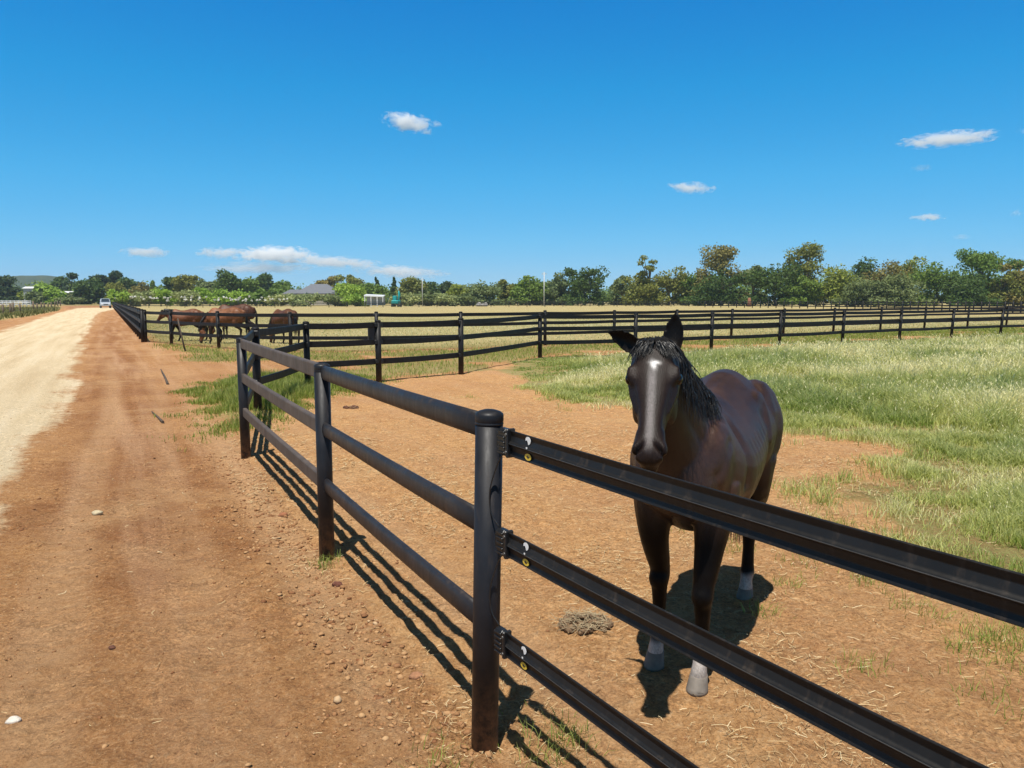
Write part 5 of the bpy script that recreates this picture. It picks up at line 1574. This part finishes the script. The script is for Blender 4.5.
# ------------------------------------------------------------------ clouds: small volumes of lit vapour, kilometres away
CLOUD_D = 6500.0
def cloud_mat(name, dens, soft, seed, wide):
    t = NT(name); t.n.remove(t.b)
    P = t.coord('Object')
    vl = t.node('ShaderNodeVectorMath', operation='LENGTH'); t.L(P, vl.inputs[0])
    off = t.node('ShaderNodeVectorMath', operation='ADD'); t.L(P, off.inputs[0]); off.inputs[1].default_value = (seed * 3.7, seed * 1.3, seed * 2.1)
    st = t.mapping(off.outputs[0], (2.4, 1.6, 1.0))
    n = t.noise(st, wide, 8, .66, .4)
    # lumps: radial fall-off broken up by noise
    f = t.math('SUBTRACT', t.math('ADD', t.math('MULTIPLY', n, 3.6), -1.12), vl.outputs['Value'])
    d = t.math('MULTIPLY', t.math('SMOOTH_MAX', f, 0.0, .02), dens * soft, clamp=False)
    d = t.math('MINIMUM', d, dens)
    v = t.node('ShaderNodeVolumePrincipled'); v.inputs['Color'].default_value = (1, 1, 1, 1); v.inputs['Anisotropy'].default_value = -.1
    t.L(d, v.inputs['Density']); t.L(v.outputs[0], t.out.inputs['Volume'])
    return t.m

CLOUDS = [  # u, v, width px, height px, density, label
    (413, 123, 64, 19, .016, 'small bright white cloud high over the left half of the picture'),
    (688, 188, 52, 12, .014, 'small white cloud over the dark horse'),
    (940, 139, 102, 15, .012, 'long white cloud at the upper right'),
    (1022, 131, 34, 9, .005, 'thin cloud wisp cut by the right edge beside the long cloud'),
    (914, 168, 22, 8, .005, 'tiny faint cloud just below the long white cloud'),
    (923, 217, 38, 9, .013, 'small flat white cloud over the right treeline'),
    (1010, 213, 16, 8, .005, 'tiny faint cloud at the right edge beside the small flat cloud'),
    (958, 237, 22, 7, .0035, 'very faint wisp low over the right treeline'),
    (148, 252, 56, 11, .012, 'flat white cloud low over the bend of the road'),
    (222, 253, 50, 13, .013, 'white cloud lump at the left end of the low cloud bank'),
    (276, 254.5, 92, 18, .024, 'largest bright cloud of the low bank over the grazing horses'),
    (335, 262, 104, 13, .010, 'greyish middle cloud of the low bank left of the house'),
    (402, 272, 100, 14, .010, 'ragged low cloud at the right end of the low bank'),
    (262, 268, 130, 14, .0045, 'hazy grey underside band of the low cloud bank'),
]
def build_clouds():
    import bmesh
    for i, (u, v, w, h, dens, lab) in enumerate(CLOUDS):
        x, y = at(u, CLOUD_D); z = zat(v, CLOUD_D)
        k = CLOUD_D / F_PX * 1.02
        bm = bmesh.new(); bmesh.ops.create_icosphere(bm, subdivisions=3, radius=1)
        me = bpy.data.meshes.new('cloud'); bm.to_mesh(me); bm.free()
        o = link_mesh('cloud', me, cloud_mat('cloud_vapour', dens * 1.15, 3.0, i + 1, 1.25 if w < 80 else 1.9))
        o.location = (x, y, z); o.scale = (w * k / 2 * 1.0, w * k / 2 * .55, h * k / 2 * 1.05)
        o.rotation_euler = (0, R((9, 3, -4, 0, 0, -2, 0, 0, 0, 0, 0, 3, 3, 0)[i]), 0)
        tag(o, lab, 'cloud')

def build_haze():
    m = MB(); m.box((0, 950, 30), (4400, 2200, 62))
    t = NT('air'); t.n.remove(t.b)
    v = t.node('ShaderNodeVolumePrincipled'); v.inputs['Color'].default_value = (.62, .80, 1, 1); v.inputs['Density'].default_value = HAZE
    v.inputs['Anisotropy'].default_value = .2
    t.L(v.outputs[0], t.out.inputs['Volume'])
    o = m.build('haze', t.m); tag(o, 'pale blue haze of the far air', 'haze', kind='stuff')
HAZE = .00018
# ------------------------------------------------------------------ camera, light, sky
def build_light():
    cam = bpy.data.cameras.new('camera'); co = bpy.data.objects.new('camera', cam); COL.objects.link(co)
    cam.sensor_width = 36; cam.lens = F_PX / 1024 * 36
    cam.clip_start = .05; cam.clip_end = 20000
    co.location = (0, 0, CAM_H); co.rotation_euler = (math.pi / 2 - PITCH, 0, 0)
    SC.camera = co
    sh = (.10, .335)                                   # shadow of a metre of post
    el = math.atan2(1, math.hypot(*sh)); az = math.atan2(-sh[1], -sh[0])
    sv = Vector((math.cos(el) * math.cos(az), math.cos(el) * math.sin(az), math.sin(el)))
    print('SUN', math.degrees(el), math.degrees(az))
    s = bpy.data.lights.new('sun', 'SUN'); s.energy = 5.0; s.angle = R(.53); s.color = (1, .955, .88)
    so = bpy.data.objects.new('sun', s); COL.objects.link(so); so.location = (0, 0, 50)
    so.rotation_euler = (-sv).to_track_quat('-Z', 'Y').to_euler()
    w = bpy.data.worlds.new('World'); SC.world = w; w.use_nodes = True
    nt = w.node_tree; bg = nt.nodes['Background']
    sk = nt.nodes.new('ShaderNodeTexSky'); sk.sky_type = 'NISHITA'; sk.sun_disc = False
    sk.sun_elevation = el; sk.sun_rotation = math.atan2(sv.x, sv.y)
    sk.altitude = 0; sk.air_density = .7; sk.dust_density = 0; sk.ozone_density = 2.0
    # deepen the blue: each channel of the sky through its own curve
    sp = nt.nodes.new('ShaderNodeSeparateColor'); cb = nt.nodes.new('ShaderNodeCombineColor'); nt.links.new(sk.outputs[0], sp.inputs[0])
    for i, st in enumerate((((0, 0), (.10, .004), (.142, .015), (.231, .067), (.392, .160), (.6, .275), (.8, .36), (1, .6)),
                            ((0, .05), (.184, .235), (.238, .314), (.37, .44), (.568, .55), (.76, .615), (1, .75)),
                            ((0, .1), (.343, .655), (.423, .735), (.583, .86), (.733, .92), (1, .93)))):
        m1 = nt.nodes.new('ShaderNodeMath'); m1.operation = 'MULTIPLY'; m1.inputs[1].default_value = .1; nt.links.new(sp.outputs[i], m1.inputs[0])
        rp = nt.nodes.new('ShaderNodeValToRGB'); nt.links.new(m1.outputs[0], rp.inputs[0]); cr = rp.color_ramp
        while len(cr.elements) > 1: cr.elements.remove(cr.elements[0])
        for k, (p, v) in enumerate(st):
            e = cr.elements[0] if k == 0 else cr.elements.new(p)
            e.position = p; e.color = (v, v, v, 1)
        m2 = nt.nodes.new('ShaderNodeMath'); m2.operation = 'MULTIPLY'; m2.inputs[1].default_value = 10; nt.links.new(rp.outputs[0], m2.inputs[0])
        nt.links.new(m2.outputs[0], cb.inputs[i])
    # unseen dome above the frame: dimmed, greyed and warmed to cut blue shadow fill
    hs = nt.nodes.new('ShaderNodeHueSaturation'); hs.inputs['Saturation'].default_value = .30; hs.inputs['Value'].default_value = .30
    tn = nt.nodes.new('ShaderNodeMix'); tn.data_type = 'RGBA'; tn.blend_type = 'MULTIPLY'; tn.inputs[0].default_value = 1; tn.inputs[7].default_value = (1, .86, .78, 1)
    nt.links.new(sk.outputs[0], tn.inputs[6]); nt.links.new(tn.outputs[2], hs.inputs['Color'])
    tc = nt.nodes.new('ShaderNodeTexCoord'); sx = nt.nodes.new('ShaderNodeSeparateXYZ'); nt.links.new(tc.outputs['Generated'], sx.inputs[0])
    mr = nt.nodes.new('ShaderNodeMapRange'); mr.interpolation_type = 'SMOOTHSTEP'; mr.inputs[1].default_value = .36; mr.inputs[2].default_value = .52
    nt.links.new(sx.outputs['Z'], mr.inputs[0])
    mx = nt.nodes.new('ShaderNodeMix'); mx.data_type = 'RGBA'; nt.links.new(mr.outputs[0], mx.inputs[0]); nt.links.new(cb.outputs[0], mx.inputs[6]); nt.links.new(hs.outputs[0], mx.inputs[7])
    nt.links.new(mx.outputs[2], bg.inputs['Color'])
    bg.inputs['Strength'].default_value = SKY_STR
    SC.view_settings.view_transform = 'Standard'; SC.view_settings.look = 'None'
    SC.view_settings.gamma = 1; SC.view_settings.exposure = EXPOSURE; SC.view_settings.use_curve_mapping = False
    c = SC.cycles
    c.max_bounces = 12; c.diffuse_bounces = 3; c.glossy_bounces = 3; c.volume_bounces = 10; c.transparent_max_bounces = 16
    c.use_denoising = True; c.use_adaptive_sampling = True; c.adaptive_threshold = .012
    c.sample_clamp_indirect = 6
    SC.render.film_transparent = False
SKY_STR, EXPOSURE = .083, .27
build_ground()
build_main_horse(); build_far_horses()
build_fences()
build_trees()
build_grass(); build_debris()
build_far_things(); build_hills()
build_clouds()
build_haze()
build_light()
